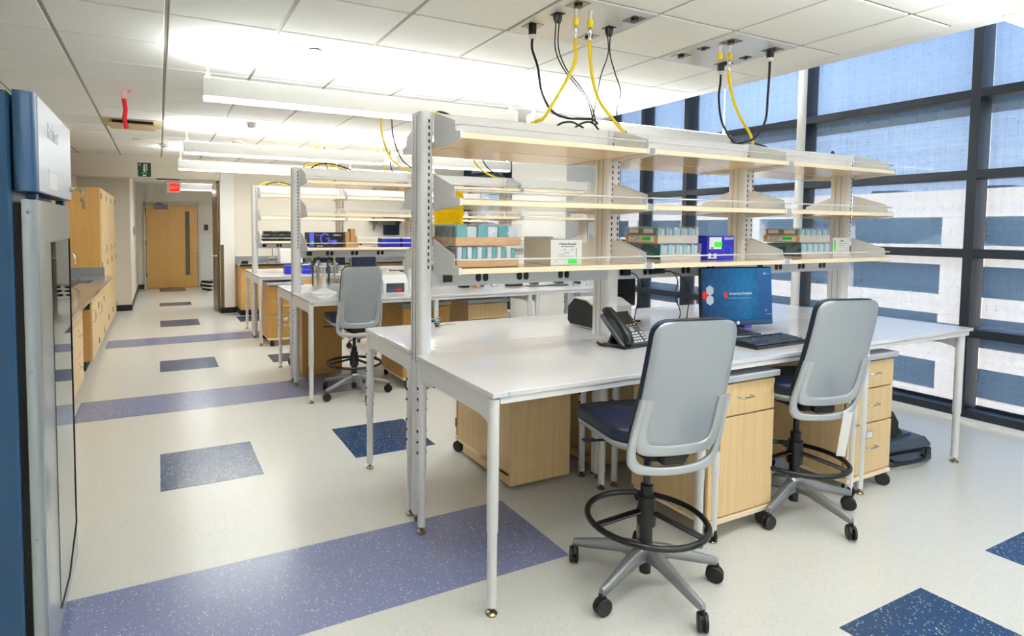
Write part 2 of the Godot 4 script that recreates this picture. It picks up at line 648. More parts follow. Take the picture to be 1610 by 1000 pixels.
func curtain_wall() -> void:
	var zs := [3.0, 1.84, 0.42, -1.0, -2.405, -3.815, -5.29, -6.02, -6.66, -8.07, -9.6, -11.2]
	var ys := [0.05, 0.725, 1.38, 2.03, 2.685, 3.35]
	for i in zs.size() - 1:
		if i == 8:
			continue
		var z1: float = zs[i]
		var z0: float = zs[i + 1]
		var w := structn("window_%d" % (i + 1 if i < 8 else i))
		var st := S()
		for z in ([z0, z1] if (i == 0 or i == 9) else [z0]):
			box(st, Vector3(6.0, 0, z - 0.032), Vector3(6.2, 3.72, z + 0.032), 0.003)
		mk("mullion", st, M.mullion, w)
		for k in ys.size():
			var y: float = ys[k]
			st = S()
			box(st, Vector3(6.005, y - (0.05 if k == 0 else 0.036), z0 + 0.03), Vector3(6.19, y + 0.036, z1 - 0.03), 0.003)
			mk("transom", st, M.mullion, w)
			st = S()
			var top: float = (ys[k + 1] - 0.03) if k + 1 < ys.size() else 3.72
			box(st, Vector3(6.172, y + 0.03, z0 + 0.025), Vector3(6.178, top, z1 - 0.025))
			mk("pane", st, M.glass, w)
		st = S()
		box(st, Vector3(6.15, 0.09, z0 + 0.055), Vector3(6.1515, 3.7, z1 - 0.036))
		mk("roller_shade", st, M.shade, w)
		st = S()
		box(st, Vector3(6.143, 0.085, z0 + 0.05), Vector3(6.158, 0.11, z1 - 0.036), 0.003)
		mk("shade_bar", st, M.mullion, w)
	var sv := S()
	for y in [2.63, 3.62]:
		box(sv, Vector3(6.3, y, -11.4), Vector3(6.78, y + 0.05, 3.1), 0.004)
	for z in [-8.07, -5.29, -2.405, 0.42]:
		box(sv, Vector3(6.2, 2.64, z - 0.02), Vector3(6.31, 2.67, z + 0.02))
		box(sv, Vector3(6.2, 3.63, z - 0.02), Vector3(6.31, 3.66, z + 0.02))
	struct("trim_4", sv, M.mullion)
	slab("trim_3", Vector3(5.9, 0, -11.1), Vector3(6.0, 0.022, 3.0), "wall_white")
	slab("wall_right_sill", Vector3(6.0, -0.1, -11.4), Vector3(6.3, 0.0, 3.1), "mullion")
	slab("wall_right_head", Vector3(6.0, 3.66, -11.4), Vector3(6.4, 3.9, 3.1), "wall_white")
	var st := S()
	cyl(st, Vector3.ZERO, 0.037, 3.7, 20)
	tag(mk("column", st, M.wall_white, self, Vector3(5.6, 0, -3.57)), "slender white round column standing in front of the dark window frames", "column")

func fixture(x0: float, x1: float, z: float, yb: float, label: String, up: float, down: float) -> void:
	var t := thing("linear_lamp", label, "ceiling lamp", Vector3((x0 + x1) / 2, yb, z), 0.0, "suspended linear lamps in rows")
	var h := (x1 - x0) / 2.0
	var st := S()
	for s in [-1.0, 1.0]:
		box(st, Vector3(-h, 0.022, s * 0.055 - 0.004), Vector3(h, 0.138, s * 0.055 + 0.004), 0.002)
		box(st, Vector3(s * h - 0.005, 0.022, -0.058), Vector3(s * h + 0.005, 0.138, 0.058), 0.002)
	box(st, Vector3(-h, 0.06, -0.052), Vector3(h, 0.09, 0.052))
	mk("housing", st, M.wall_white, t)
	st = S()
	box(st, Vector3(-h + 0.004, 0, -0.052), Vector3(h - 0.004, 0.03, 0.052), 0.006)
	mk("bottom_lens", st, M.lamp_lens, t)
	st = S()
	box(st, Vector3(-h + 0.004, 0.125, -0.05), Vector3(h - 0.004, 0.146, 0.05), 0.004)
	mk("top_lens", st, M.lamp_lens, t)
	for s in [-1.0, 1.0]:
		st = S()
		var top: float = (CEIL if x1 < 4.2 or s < 0 else 3.7) - yb
		if x1 < 4.2 and yb < 2.35:
			top = 2.6 - yb
		cyl(st, Vector3(s * (h - 0.03), 0.138, 0), 0.005, top - 0.138, 8)
		cyl(st, Vector3(s * (h - 0.03), 0.14, 0), 0.014, 0.04, 10)
		cyl(st, Vector3(s * (h - 0.03), top - 0.012, 0), 0.03, 0.012, 12)
		mk("hanger", st, M.wall_white, t)
	for q in [[-0.004, -PI / 2, down], [0.15, PI / 2, up]]:
		var l := AreaLight3D.new()
		l.name = "lamp_light" if q[1] < 0 else "lamp_light_up"
		l.area_size = Vector2(x1 - x0 - 0.02, 0.1)
		l.area_normalize_energy = true
		l.light_energy = q[2]
		l.light_color = Color(0.985, 1.0, 1.0)
		l.position = Vector3(0, q[0], 0)
		l.rotation.x = q[1]
		l.shadow_enabled = true
		l.set("area_range", 30.0)
		t.add_child(l)

func lights() -> void:
	var up := 4.6
	var dn := 1.1
	fixture(0.28, 2.72, -4.19, 2.4, "long white linear lamp over the first two bench rows, its left end over the aisle", up, dn * 0.8)
	fixture(2.89, 5.33, -4.19, 2.4, "white linear lamp behind the yellow hoses, its right end in front of the window", up, dn)
	fixture(0.28, 2.72, -7.36, 2.4, "white linear lamp between the smoke detector and the nearest long lamp", up * 1.25, dn * 1.4)
	fixture(2.89, 4.7, -7.36, 2.4, "white linear lamp over the right half of the far benches", up, dn * 1.2)
	fixture(0.28, 2.72, -9.5, 2.4, "white linear lamp nearest to the doorway header", up * 1.25, dn * 1.5)
	fixture(2.89, 4.5, -9.5, 2.4, "white linear lamp in front of the back wall at the right", up, dn)
	fixture(0.28, 2.9, -1.1, 2.4, "white linear lamp whose right end shows at the top edge of the photo", up, dn * 0.85)
	fixture(3.06, 5.5, -1.1, 2.4, "white linear lamp in the upper right corner of the photo", up, dn * 0.7)
	fixture(0.28, 2.72, 1.7, 2.4, "white linear lamp of the row above and behind the camera, left", up * 1.5, dn * 1.3)
	fixture(2.89, 5.33, 1.7, 2.4, "white linear lamp of the row above and behind the camera, right", up * 1.2, dn * 0.9)
	fixture(0.35, 2.6, -13.0, 2.3, "white linear lamp inside the corridor behind the exit sign", up * 1.0, dn * 2.2)

func outside() -> void:
	slab("ground", Vector3(7, -9.2, -90), Vector3(120, -9, 90), "asphalt")
	var t := thing("parking_garage", "white concrete parking garage across the way with dark open decks", "building", Vector3(40, -9, -10))
	var st := S()
	var lev := [[3.9, 2.4], [0.82, -0.3], [-2.0, -3.1], [-4.75, -5.85], [-7.5, -9.0]]
	for l in lev:
		st = S()
		box(st, Vector3(0, l[1] + 9, -70), Vector3(0.3, l[0] + 9, 70))
		mk("spandrel", st, M.concrete, t)
		st = S()
		box(st, Vector3(0.3, l[1] + 9, -70), Vector3(16, l[1] + 9.35, 70))
		mk("deck", st, M.concrete, t)
	for k in range(-11, 12):
		st = S()
		box(st, Vector3(0.02, 0, k * 6.1 - 6.7 - 0.55), Vector3(0.9, 12.6, k * 6.1 - 6.7 + 0.55))
		mk("pillar", st, M.concrete, t)
	st = S()
	box(st, Vector3(15.6, 0, -70), Vector3(16, 12.9, 70))
	mk("rear_wall", st, M.concrete, t)
	var n := 0
	for q in [[4.3, -21.0, "car_blue", "dark car on the garage roof left of the wide window"], [4.3, -15.6, "car_blue", "dark car on the garage roof right of the middle of the wide window"], [4.3, -10.4, "car_white", "pale car on the garage roof beside the thick window post"], [4.3, -5.0, "car_blue", "dark car on the garage roof seen in the rightmost window"], [-0.65, -17.5, "car_white", "pale car inside the upper dark deck of the garage"]]:
		var c := thing("car", q[3], "car", Vector3(42.8 if n < 4 else 43.0, (2.75 if n < 4 else 0.05), q[1]), 0.0)
		n += 1
		st = S()
		extrude(st, PackedVector2Array([Vector2(-2.1, 0.3), Vector2(2.1, 0.3), Vector2(2.15, 0.75), Vector2(1.3, 0.95), Vector2(-1.6, 1.0), Vector2(-2.15, 0.85)]), 0, -0.85, 0.85)
		mk("body", st, M[q[2]], c)
		st = S()
		extrude(st, PackedVector2Array([Vector2(-1.5, 0.98), Vector2(1.2, 0.93), Vector2(0.5, 1.4), Vector2(-0.9, 1.43)]), 0, -0.75, 0.75)
		mk("cabin", st, M.glass_dark if n != 5 else M[q[2]], c)
		for sx in [-0.8, 0.8]:
			for sz in [-1.3, 1.3]:
				st = S()
				cyl(st, Vector3(sx - 0.1, 0.32, sz), 0.32, 0.2, 16, 0)
				mk("wheel", st, M.rubber, c)

# ------------------------------------------------------------------ benches and shelving
func leg_mesh(m: SurfaceTool) -> void:
	lathe(m, [Vector2(0, 0.035), Vector2(0.02, 0.035), Vector2(0.02, 0.335), Vector2(0.0235, 0.342), Vector2(0.0235, 0.885), Vector2(0, 0.885)], Vector3.ZERO, 20)

func foot_mesh(m: SurfaceTool) -> void:
	lathe(m, [Vector2(0, 0), Vector2(0.024, 0), Vector2(0.025, 0.006), Vector2(0.016, 0.014), Vector2(0.006, 0.016), Vector2(0.006, 0.036), Vector2(0, 0.036)], Vector3.ZERO, 18)

func bench(label: String, x0: float, x1: float, zf: float, zb: float, s: float) -> Node3D:
	# s = +1: front edge towards the camera (zf), -1: front edge away from it
	var depth := absf(zf - zb)
	var t := thing("lab_bench", label, "lab bench", Vector3(x0, 0, (zf + zb) / 2.0))
	var w := x1 - x0
	var h := depth / 2.0
	var st := S()
	box(st, Vector3(0, 0.893, -h), Vector3(w, 0.914, h), 0.002)
	mk("worktop", st, M.worktop, t)
	st = S()
	box(st, Vector3(0.04, 0.865, s * (h - 0.012) - 0.006), Vector3(w - 0.04, 0.8925, s * (h - 0.012) + 0.006), 0.002)
	mk("front_rail", st, M.frame_white, t)
	st = S()
	box(st, Vector3(0.04, 0.84, -s * (h - 0.03) - 0.006), Vector3(w - 0.04, 0.8925, -s * (h - 0.03) + 0.006), 0.002)
	mk("rear_rail", st, M.frame_white, t)
	var n := 3
	for i in n + 1:
		var xs := [w * i / n - 0.05, w * i / n + 0.052]
		if i == 0: xs = [0.022]
		if i == n: xs = [w - 0.1]
		for x in xs:
			st = S()
			var zz := h - 0.02
			var g := PackedVector2Array([Vector2(-zz, 0.8925), Vector2(-zz, 0.76), Vector2(-zz + 0.05, 0.79), Vector2(-zz + 0.1, 0.8), Vector2(zz - 0.1, 0.8), Vector2(zz - 0.05, 0.79), Vector2(zz, 0.76), Vector2(zz, 0.8925)])
			extrude(st, g, 0, x - 0.012, x + 0.006)
			mk("end_rail", st, M.frame_white, t)
			for sz in [1.0, -1.0]:
				st = S()
				leg_mesh(st)
				var lg := mk("leg", st, M.frame_white, t, Vector3(x, 0, sz * (h - 0.028)))
				st = S()
				foot_mesh(st)
				mk("foot", st, M.nickel, lg)
				if (sz < 0) == (s > 0) or i == 0 and s < 0:
					st = S()
					for k in 7:
						if k == 3: continue
						cyl(st, Vector3(-0.026, 0.42 + 0.055 * k, 0), 0.0072, 0.052, 10, 0)
					mk("pin_hole", st, M.black_matt, lg).set_meta("kind", "stuff")
	return t

func bracket_poly(c: float, s: float, u: float) -> PackedVector2Array:
	var o := PackedVector2Array()
	for q in [[0.064, -0.016], [0.345, 0.0], [0.349, 0.03], [0.302, 0.04], [0.296, 0.088], [0.064, 0.165]]:
		o.append(Vector2(c + s * q[0], u + q[1]))
	return o

func shelving(label: String, zc: float, goods := true) -> void:
	var t := thing("shelf_unit", label, "shelving", Vector3(0, 0, zc))
	var posts := [[1.185, 1.262], [2.405, 2.51], [3.605, 3.715], [4.785, 4.865]]
	for p in posts:
		var st := S()
		var w: float = p[1] - p[0]
		extrude(st, moved(rrect(w, 0.136, 0.03, 5), Vector2((p[0] + p[1]) / 2, 0)), 1, 0.905, 2.145, true)
		extrude(st, moved(rrect(w * 0.8, 0.062, 0.02, 5), Vector2((p[0] + p[1]) / 2, -0.03)), 1, 0.045, 0.906, true)
		box(st, Vector3(p[0] + 0.012, 0.5, -0.02), Vector3(p[0] + 0.03, 0.63, 0.072), 0.002)
		var up := mk("upright", st, M.frame_white, t)
		st = S()
		var cols := [p[1] - 0.03] if w < 0.1 else [p[0] + 0.03, p[1] - 0.03]
		for x in cols:
			var y := 1.36
			while y < 2.13:
				for s in [-1.0, 1.0]:
					cbox(st, Vector3(x, y, s * 0.0685), Vector3(0.0075, 0.017, 0.002))
				y += 0.0335
		mk("slot", st, M.black_matt, up).set_meta("kind", "stuff")
		st = S()
		for s in [-1.0, 1.0]:
			cbox(st, Vector3(p[0] - 0.0004, 1.5, s * 0.02), Vector3(0.003, 1.26, 0.003))
		mk("groove", st, M.grid, up)
		st = S()
		lathe(st, [Vector2(0, 0), Vector2(0.02, 0), Vector2(0.02, 0.012), Vector2(0.007, 0.016), Vector2(0.007, 0.05), Vector2(0, 0.05)], Vector3((p[0] + p[1]) / 2, 0, -0.03), 14)
		mk("foot", st, M.nickel, up)
	# bays of three shelf levels on either side
	var bays := [[1.275, 2.425], [2.495, 3.625], [3.7, 4.862]]
	for u in [1.978, 1.669, 1.343]:
		for s in [1.0, -1.0]:
			for b in bays:
				var st := S()
				box(st, Vector3(b[0], u, minf(s * 0.006, s * 0.343)), Vector3(b[1], u + 0.025, maxf(s * 0.006, s * 0.343)), 0.0015)
				var sh := mk("shelf_board", st, M.shelf_wood, t)
				st = S()
				cbox(st, Vector3((b[0] + b[1]) / 2, u + 0.0125, s * 0.344), Vector3(b[1] - b[0], 0.0252, 0.003), 0.0008)
				mk("edge_band", st, M.shelf_edge, sh)
				st = S()
				tube(st, [Vector3(b[0] - 0.01, u + 0.066, s * 0.29), Vector3(b[0] - 0.005, u + 0.066, s * 0.332), Vector3(b[1] + 0.004, u + 0.066, s * 0.332), Vector3(b[1] + 0.008, u + 0.066, s * 0.29)], 0.0045, 6)
				mk("rail", st, M.frame_white, sh)
			for x in [1.262, 2.437, 2.482, 3.638, 3.688, 4.868]:
				var st := S()
				extrude(st, bracket_poly(0, s, u), 0, x - 0.0015, x + 0.0015)
				var pl := PackedVector2Array([Vector2(s * 0.068, u - 0.022), Vector2(s * 0.349, u - 0.003), Vector2(s * 0.349, u + 0.031), Vector2(s * 0.068, u + 0.036)])
				var sd := 1.0 if x in [1.262, 2.482, 3.688] else -1.0
				extrude(st, pl, 0, minf(x, x + sd * 0.0125), maxf(x, x + sd * 0.0125))
				mk("bracket", st, M.bracket, t)
	var st := S()
	box(st, Vector3(1.24, 2.045, -0.05), Vector3(4.8, 2.143, 0.05), 0.004)
	mk("top_beam", st, M.frame_white, t)
	for b in bays:
		st = S()
		box(st, Vector3(b[0] - 0.012, 0.894, -0.066), Vector3(b[1] - 0.02, 0.9138, 0.066), 0.001)
		mk("centre_strip", st, M.worktop, t)
	# power raceway under the lowest shelf
	st = S()
	box(st, Vector3(1.255, 1.258, -0.062), Vector3(4.79, 1.341, 0.062), 0.004)
	var rw := mk("raceway", st, M.raceway, t)
	for s in [1.0, -1.0]:
		for x in [1.345, 2.54, 3.8]:
			st = S()
			cbox(st, Vector3(x, 1.3, s * 0.063), Vector3(0.055, 0.04, 0.004), 0.001)
			mk("data_socket", st, M.black, rw)
		for x in [1.55, 1.81, 2.09, 2.74, 3.07, 3.3, 4.0, 4.26, 4.51]:
			st = S()
			for d in [-0.022, 0.022]:
				extrude(st, moved(rrect(0.032, 0.044, 0.014, 4), Vector2(x + d, 1.3)), 2, s * 0.062 - 0.003, s * 0.062 + 0.003)
			mk("outlet", st, M.black, rw)

func benches() -> void:
	var nb := bench("near white lab bench on the camera side, in front of the two grey stools", 1.166, 4.93, -1.92, -2.672, 1.0)
	var tp := S()
	cbox(tp, Vector3(0.076, 0.9035, 0.3765), Vector3(0.008, 0.019, 0.0012))
	var mk_tape := mk("tape_mark", tp, M.pale_blue, nb)
	mk_tape.set_meta("label", "small pale blue tape mark")
	bench("white lab bench on the far side of the first shelf unit", 1.19, 4.93, -2.815, -3.545, -1.0)
	bench("white lab bench in the second row with the single grey stool before it", 1.175, 4.75, -5.03, -5.73, 1.0)
	bench("white lab bench on the far side of the second shelf unit", 1.18, 4.75, -5.87, -6.56, -1.0)
	bench("white lab bench in the third row facing the camera", 1.17, 4.7, -7.8, -8.45, 1.0)
	bench("white lab bench at the back, behind the third shelf unit", 1.18, 4.7, -8.59, -9.26, -1.0)
	shelving("nearest white shelf unit with pale wood shelves and black outlets", -2.74)
	shelving("white shelf unit of the second row, with the black and violet boxed set on it", -5.8)
	shelving("white shelf unit of the third row, with the black tip rack boxes on it", -8.52)

func handle(parent: Node, at: Vector3, w: float, vertical := false) -> void:
	var st := S()
	var p := []
	for q in [[-1.0, 0.0], [-0.97, 0.6], [-0.85, 0.93], [-0.6, 1.0], [0.6, 1.0], [0.85, 0.93], [0.97, 0.6], [1.0, 0.0]]:
		var a: float = q[0] * w / 2
		p.append(Vector3(0, a, q[1] * 0.028) if vertical else Vector3(a, 0, q[1] * 0.028))
	tube(st, p, 0.0042, 8)
	mk("handle", st, M.chrome, parent, at)

func caster_part(parent: Node, at: Vector3, turn: float, r := 0.033) -> void:
	var st := S()
	for d in [-0.017, 0.006]:
		lathe(st, [Vector2(0, d), Vector2(r - 0.005, d), Vector2(r, d + 0.004), Vector2(r, d + 0.012), Vector2(r - 0.005, d + 0.016), Vector2(0, d + 0.016)], Vector3(0, r, 0), 18, 0)
	extrude(st, PackedVector2Array([Vector2(-0.012, r * 0.8), Vector2(0.02, r * 1.1), Vector2(0.022, r * 1.7), Vector2(0.008, r * 2.15), Vector2(-0.012, r * 2.15), Vector2(-0.03, r * 1.4)]), 0, -0.006, 0.006)
	cyl(st, Vector3(0, r * 1.6, 0.008), 0.009, r * 0.8, 10)
	var o := mk("caster", st, M.rubber, parent, at)
	o.rotation.y = turn

func pedestal(label: String, at: Vector3, turn: float, w: float, d: float, kind: String, wood := "maple") -> Node3D:
	var low := turn > 1.0
	var t := thing("mobile_cabinet", label, "cabinet", at, turn, "wooden cabinets on casters under the benches")
	var st := S()
	box(st, Vector3(-w / 2, 0.1, -d / 2), Vector3(w / 2, 0.795, d / 2 - 0.03), 0.002)
	if low:
		box(st, Vector3(-w / 2, 0.03, -d / 2), Vector3(w / 2, 0.1005, d / 2 - 0.11), 0.002)
	mk("body", st, M[wood], t)
	st = S()
	box(st, Vector3(-w / 2, 0.083, -d / 2 + 0.02), Vector3(w / 2, 0.108, d / 2 + 0.006), 0.002)
	mk("plinth", st, M.shelf_edge, t)
	st = S()
	box(st, Vector3(-w / 2 - 0.012, 0.8, -d / 2), Vector3(w / 2 + 0.012, 0.832, d / 2 + 0.02), 0.004)
	mk("cabinet_top", st, M.cabinet_top, t)
	var fr := []
	if kind == "door":
		fr = [["drawer", 0.625, 0.787], ["door", 0.115, 0.617]]
	else:
		fr = [["drawer", 0.63, 0.787], ["drawer", 0.42, 0.621], ["drawer", 0.115, 0.411]]
	var n := 0
	for f in fr:
		st = S()
		box(st, Vector3(-w / 2 + 0.002, f[1], d / 2 - 0.018), Vector3(w / 2 - 0.002, f[2], d / 2), 0.002)
		var o := mk(f[0], st, M[wood], t)
		if f[0] == "drawer":
			handle(o, Vector3(0, (f[1] + f[2]) / 2 + 0.01, d / 2), 0.1)
		else:
			handle(o, Vector3(-w / 2 + 0.04, f[2] - 0.1, d / 2), 0.1, true)
			st = S()
			for y in [0.18, 0.54]:
				st = S()
				cyl(st, Vector3(w / 2 + 0.004, y, d / 2 - 0.012), 0.006, 0.06, 8)
				mk("hinge", st, M.nickel, o)
		if kind == "file" and n == 2:
			st = S()
			cbox(st, Vector3(-0.01, 0.345, d / 2 + 0.002), Vector3(0.065, 0.045, 0.004), 0.001)
			mk("label_holder", st, M.chrome, o)
			st = S()
			cbox(st, Vector3(-0.01, 0.345, d / 2 + 0.0045), Vector3(0.05, 0.03, 0.001))
			mk("label_card", st, M.paper, o)
		n += 1
	for sx in [-1.0, 1.0]:
		for sz in ([1.0] if low else [-1.0, 1.0]):
			caster_part(t, Vector3(sx * (w / 2 - (0.02 if low else 0.045)), 0, sz * (d / 2 - 0.012)), 0.5 * sx, 0.038)
	return t

func cabinets() -> void:
	pedestal("wooden cabinet with one drawer over a door, right behind the nearest stool", Vector3(2.67, 0, -2.2), 0.0, 0.49, 0.51, "door")
	pedestal("wooden three-drawer file cabinet right of the second stool, beside the tool case", Vector3(3.81, 0, -2.2), 0.0, 0.45, 0.51, "file")
	pedestal("wooden cabinet whose plain back shows left of the nearest stool seat", Vector3(2.07, 0, -3.19), PI, 0.44, 0.7, "door")
	pedestal("wooden cabinet in shadow under the first far-side bench, behind the stool column", Vector3(2.72, 0, -3.19), PI, 0.44, 0.68, "drawers")
	pedestal("wooden cabinet under the far-side bench behind the second stool", Vector3(3.9, 0, -3.19), PI, 0.5, 0.68, "drawers")
	pedestal("brown wooden cabinet seen from its back, left of the single stool", Vector3(1.52, 0, -6.25), PI, 0.42, 0.66, "drawers", "maple_deep")
	pedestal("wooden drawer cabinet just right of the single stool in the second row", Vector3(2.36, 0, -5.45), 0.0, 0.5, 0.6, "drawers", "maple_deep")
	pedestal("wooden drawer cabinet under the middle of the second-row bench", Vector3(3.06, 0, -5.4), 0.0, 0.47, 0.5, "drawers")
	pedestal("wooden three-drawer cabinet under the third-row bench, nearest the aisle", Vector3(1.5, 0, -8.02), 0.0, 0.46, 0.6, "file", "maple_deep")

# ------------------------------------------------------------------ stools
func back_z(u: float, y: float) -> float:
	var k := clampf((y - 0.62) / 0.6, 0.0, 1.0)
	return 0.17 + 0.065 * sin(k * 2.2) + 0.09 * k * k - 0.42 * u * u

func back_rings(y0: float, y1: float, hw: float, off: float, th: float, rtop: float) -> Array:
	var rings := []
	var n := 20
	for i in n + 1:
		var f := float(i) / n
		f = 1.0 - pow(1.0 - f, 1.6)
		var y := lerpf(y0, y1, f)
		var w := hw * (0.93 - 0.05 * pow(clampf((y - 0.85) / 0.37, 0.0, 1.0), 1.5) + 0.03 * clampf((0.9 - y) / 0.15, 0.0, 1.0))
		var d := y1 - y
		if d < rtop:
			w -= rtop - sqrt(maxf(rtop * rtop - (rtop - d) * (rtop - d), 0.0))
		var d2 := y - y0
		if d2 < 0.04:
			w -= 0.04 - sqrt(maxf(0.0016 - (0.04 - d2) * (0.04 - d2), 0.0))
		var ring := []
		var m := 12
		for s in [0, 1]:
			for k in m + 1:
				var e := float(k) / m * 2.0 - 1.0
				var u: float = w * (e if s == 0 else -e)
				var z := back_z(u, y) + off
				var edge := 1.0 - pow(absf(e), 8.0) * 0.8
				ring.append(Vector3(u, y, z + (th / 2 * edge if s == 1 else -th / 2 * edge)))
		rings.append(ring)
	return rings

func flat_rings(levels: Array, front_drop: float) -> Array:
	var rings := []
	for l in levels:
		var r := []
		for p in rrect(l[1], l[2], l[3], 5):
			var y: float = l[0]
			if p.y < -0.1:
				y -= front_drop * pow((-p.y - 0.1) / 0.14, 2.0)
			r.append(Vector3(p.x, y, p.y - 0.045))
		rings.append(r)
	return rings

func band(st: SurfaceTool, a: Array, b: Array, off: float, th: float) -> void:
	var rows := []
	for src in [a, b]:
		var full := []
		for k in range(src.size() - 1, -1, -1):
			full.append(Vector3(-src[k][0], src[k][1], 0))
		full.reverse()
		for k in range(src.size() - 2, -1, -1):
			full.append(Vector3(src[k][0], src[k][1], 0))
		rows.append(smooth_path(full, 4))
	var rings := []
	for i in rows[0].size():
		var p: Vector3 = rows[0][i]
		var q: Vector3 = rows[1][i]
		var ring := []
		for e in [[0.0, -0.5], [0.0, 0.2], [0.12, 0.45], [0.3, 0.5], [0.7, 0.5], [0.88, 0.45], [1.0, 0.2], [1.0, -0.5]]:
			var c := p.lerp(q, e[0])
			ring.append(Vector3(c.x, c.y, back_z(c.x, c.y) + off + e[1] * th))
		rings.append(ring)
	loft(st, rings, false)

func make_stool(label: String) -> Node3D:
	var t := thing("drafting_stool", label, "stool", Vector3.ZERO, 0.0, "grey drafting stools")
	var st := S()
	loft(st, back_rings(0.68, 1.215, 0.205, 0.0, 0.016, 0.055))
	mk("back_shell", st, M.chair_grey, t)
	st = S()
	loft(st, back_rings(0.705, 1.221, 0.206, -0.026, 0.034, 0.055))
	mk("back_cushion", st, M.navy, t)
	# carrier: a broad U under the shell whose lower part opens into a slot
	st = S()
	var ci := [[0.146, 0.9], [0.148, 0.82], [0.147, 0.765], [0.14, 0.73], [0.12, 0.71], [0.08, 0.702], [0.0, 0.699]]
	var c1 := [[0.178, 0.903], [0.183, 0.82], [0.186, 0.746], [0.18, 0.694], [0.162, 0.668], [0.11, 0.656], [0.0, 0.651]]
	var c2 := [[0.176, 0.903], [0.181, 0.82], [0.184, 0.744], [0.181, 0.684], [0.168, 0.641], [0.125, 0.613], [0.0, 0.604]]
	var co := [[0.2, 0.906], [0.206, 0.82], [0.211, 0.735], [0.208, 0.655], [0.194, 0.607], [0.148, 0.58], [0.0, 0.57]]
	band(st, ci, c1, 0.012, 0.012)
	band(st, c2, co, 0.013, 0.017)
	mk("back_frame", st, M.chair_frame, t)
	st = S()
	loft(st, flat_rings([[0.7, 0.44, 0.4, 0.08], [0.703, 0.47, 0.42, 0.085], [0.72, 0.485, 0.435, 0.09], [0.75, 0.485, 0.435, 0.09], [0.762, 0.47, 0.42, 0.085], [0.766, 0.42, 0.37, 0.07]], 0.03), false)
	mk("seat_cushion", st, M.navy, t)
	st = S()
	loft(st, flat_rings([[0.655, 0.36, 0.33, 0.08], [0.664, 0.42, 0.39, 0.09], [0.69, 0.47, 0.425, 0.09], [0.703, 0.475, 0.43, 0.09]], 0.02), false)
	mk("seat_pan", st, M.chair_frame, t)
	st = S()
	cbox(st, Vector3(0, 0.635, 0.02), Vector3(0.2, 0.05, 0.26), 0.012)
	cbox(st, Vector3(0, 0.635, 0.13), Vector3(0.12, 0.05, 0.12), 0.012)
	cyl(st, Vector3(0, 0.575, 0), 0.036, 0.05, 16)
	mk("mechanism", st, M.black_matt, t)
	st = S()
	tube(st, [Vector3(-0.08, 0.635, -0.06), Vector3(-0.2, 0.637, -0.07), Vector3(-0.235, 0.64, -0.07)], 0.006, 8)
	cbox(st, Vector3(-0.245, 0.641, -0.07), Vector3(0.06, 0.01, 0.03), 0.004)
	mk("lever", st, M.black, t)
	st = S()
	lathe(st, [Vector2(0, 0.06), Vector2(0.024, 0.06), Vector2(0.024, 0.12), Vector2(0.027, 0.12), Vector2(0.027, 0.45), Vector2(0.0155, 0.455), Vector2(0.0155, 0.6), Vector2(0, 0.6)], Vector3.ZERO, 20)
	mk("gas_column", st, M.black, t)
	st = S()
	var p := []
	for k in 40:
		p.append(Vector3(cos(TAU * k / 40) * 0.25, 0.3, sin(TAU * k / 40) * 0.25))
	sweep(st, p, 0.013, 0.013, 10, true)
	var ring := mk("foot_ring", st, M.black, t)
	st = S()
	lathe(st, [Vector2(0.028, 0.27), Vector2(0.04, 0.275), Vector2(0.043, 0.33), Vector2(0.036, 0.36), Vector2(0.036, 0.4), Vector2(0.028, 0.4)], Vector3.ZERO, 18)
	for k in 3:
		var a := deg_to_rad(178.0 + 120.0 * k)
		var d := Vector3(cos(a), 0, sin(a))
		sweep(st, [d * 0.03 + Vector3.UP * 0.335, d * 0.1 + Vector3.UP * 0.325, d * 0.18 + Vector3.UP * 0.312, d * 0.25 + Vector3.UP * 0.3], 0.009, 0.02, 8, false, Vector3.UP)
	mk("ring_spokes", st, M.black, ring)
	st = S()
	lathe(st, [Vector2(0, 0.118), Vector2(0.034, 0.118), Vector2(0.042, 0.135), Vector2(0.044, 0.185), Vector2(0.034, 0.198), Vector2(0, 0.198)], Vector3.ZERO, 20)
	mk("hub", st, M.alu, t)
	for k in 5:
		var a := deg_to_rad(82.0 + 72.0 * k)
		var d := Vector3(cos(a), 0, sin(a))
		var e := Vector3(-d.z, 0, d.x)
		st = S()
		var rings := []
		for q in [[0.02, 0.19, 0.125, 0.026], [0.1, 0.178, 0.128, 0.024], [0.22, 0.142, 0.103, 0.018], [0.305, 0.118, 0.086, 0.014], [0.325, 0.112, 0.084, 0.012]]:
			var c: Vector3 = d * q[0]
			var y1: float = q[1]
			var y0: float = q[2]
			var hw: float = q[3]
			rings.append([c + e * -hw + Vector3.UP * y0, c + e * -hw * 0.85 + Vector3.UP * (y1 - 0.006), c + e * -hw * 0.5 + Vector3.UP * y1, c + e * hw * 0.5 + Vector3.UP * y1, c + e * hw * 0.85 + Vector3.UP * (y1 - 0.006), c + e * hw + Vector3.UP * y0])
		loft(st, rings, false)
		var arm := mk("base_arm", st, M.alu, t)
		caster_part(arm, d * 0.318, -a + 0.9 + 0.5 * sin(k * 2.3), 0.037)
	return t

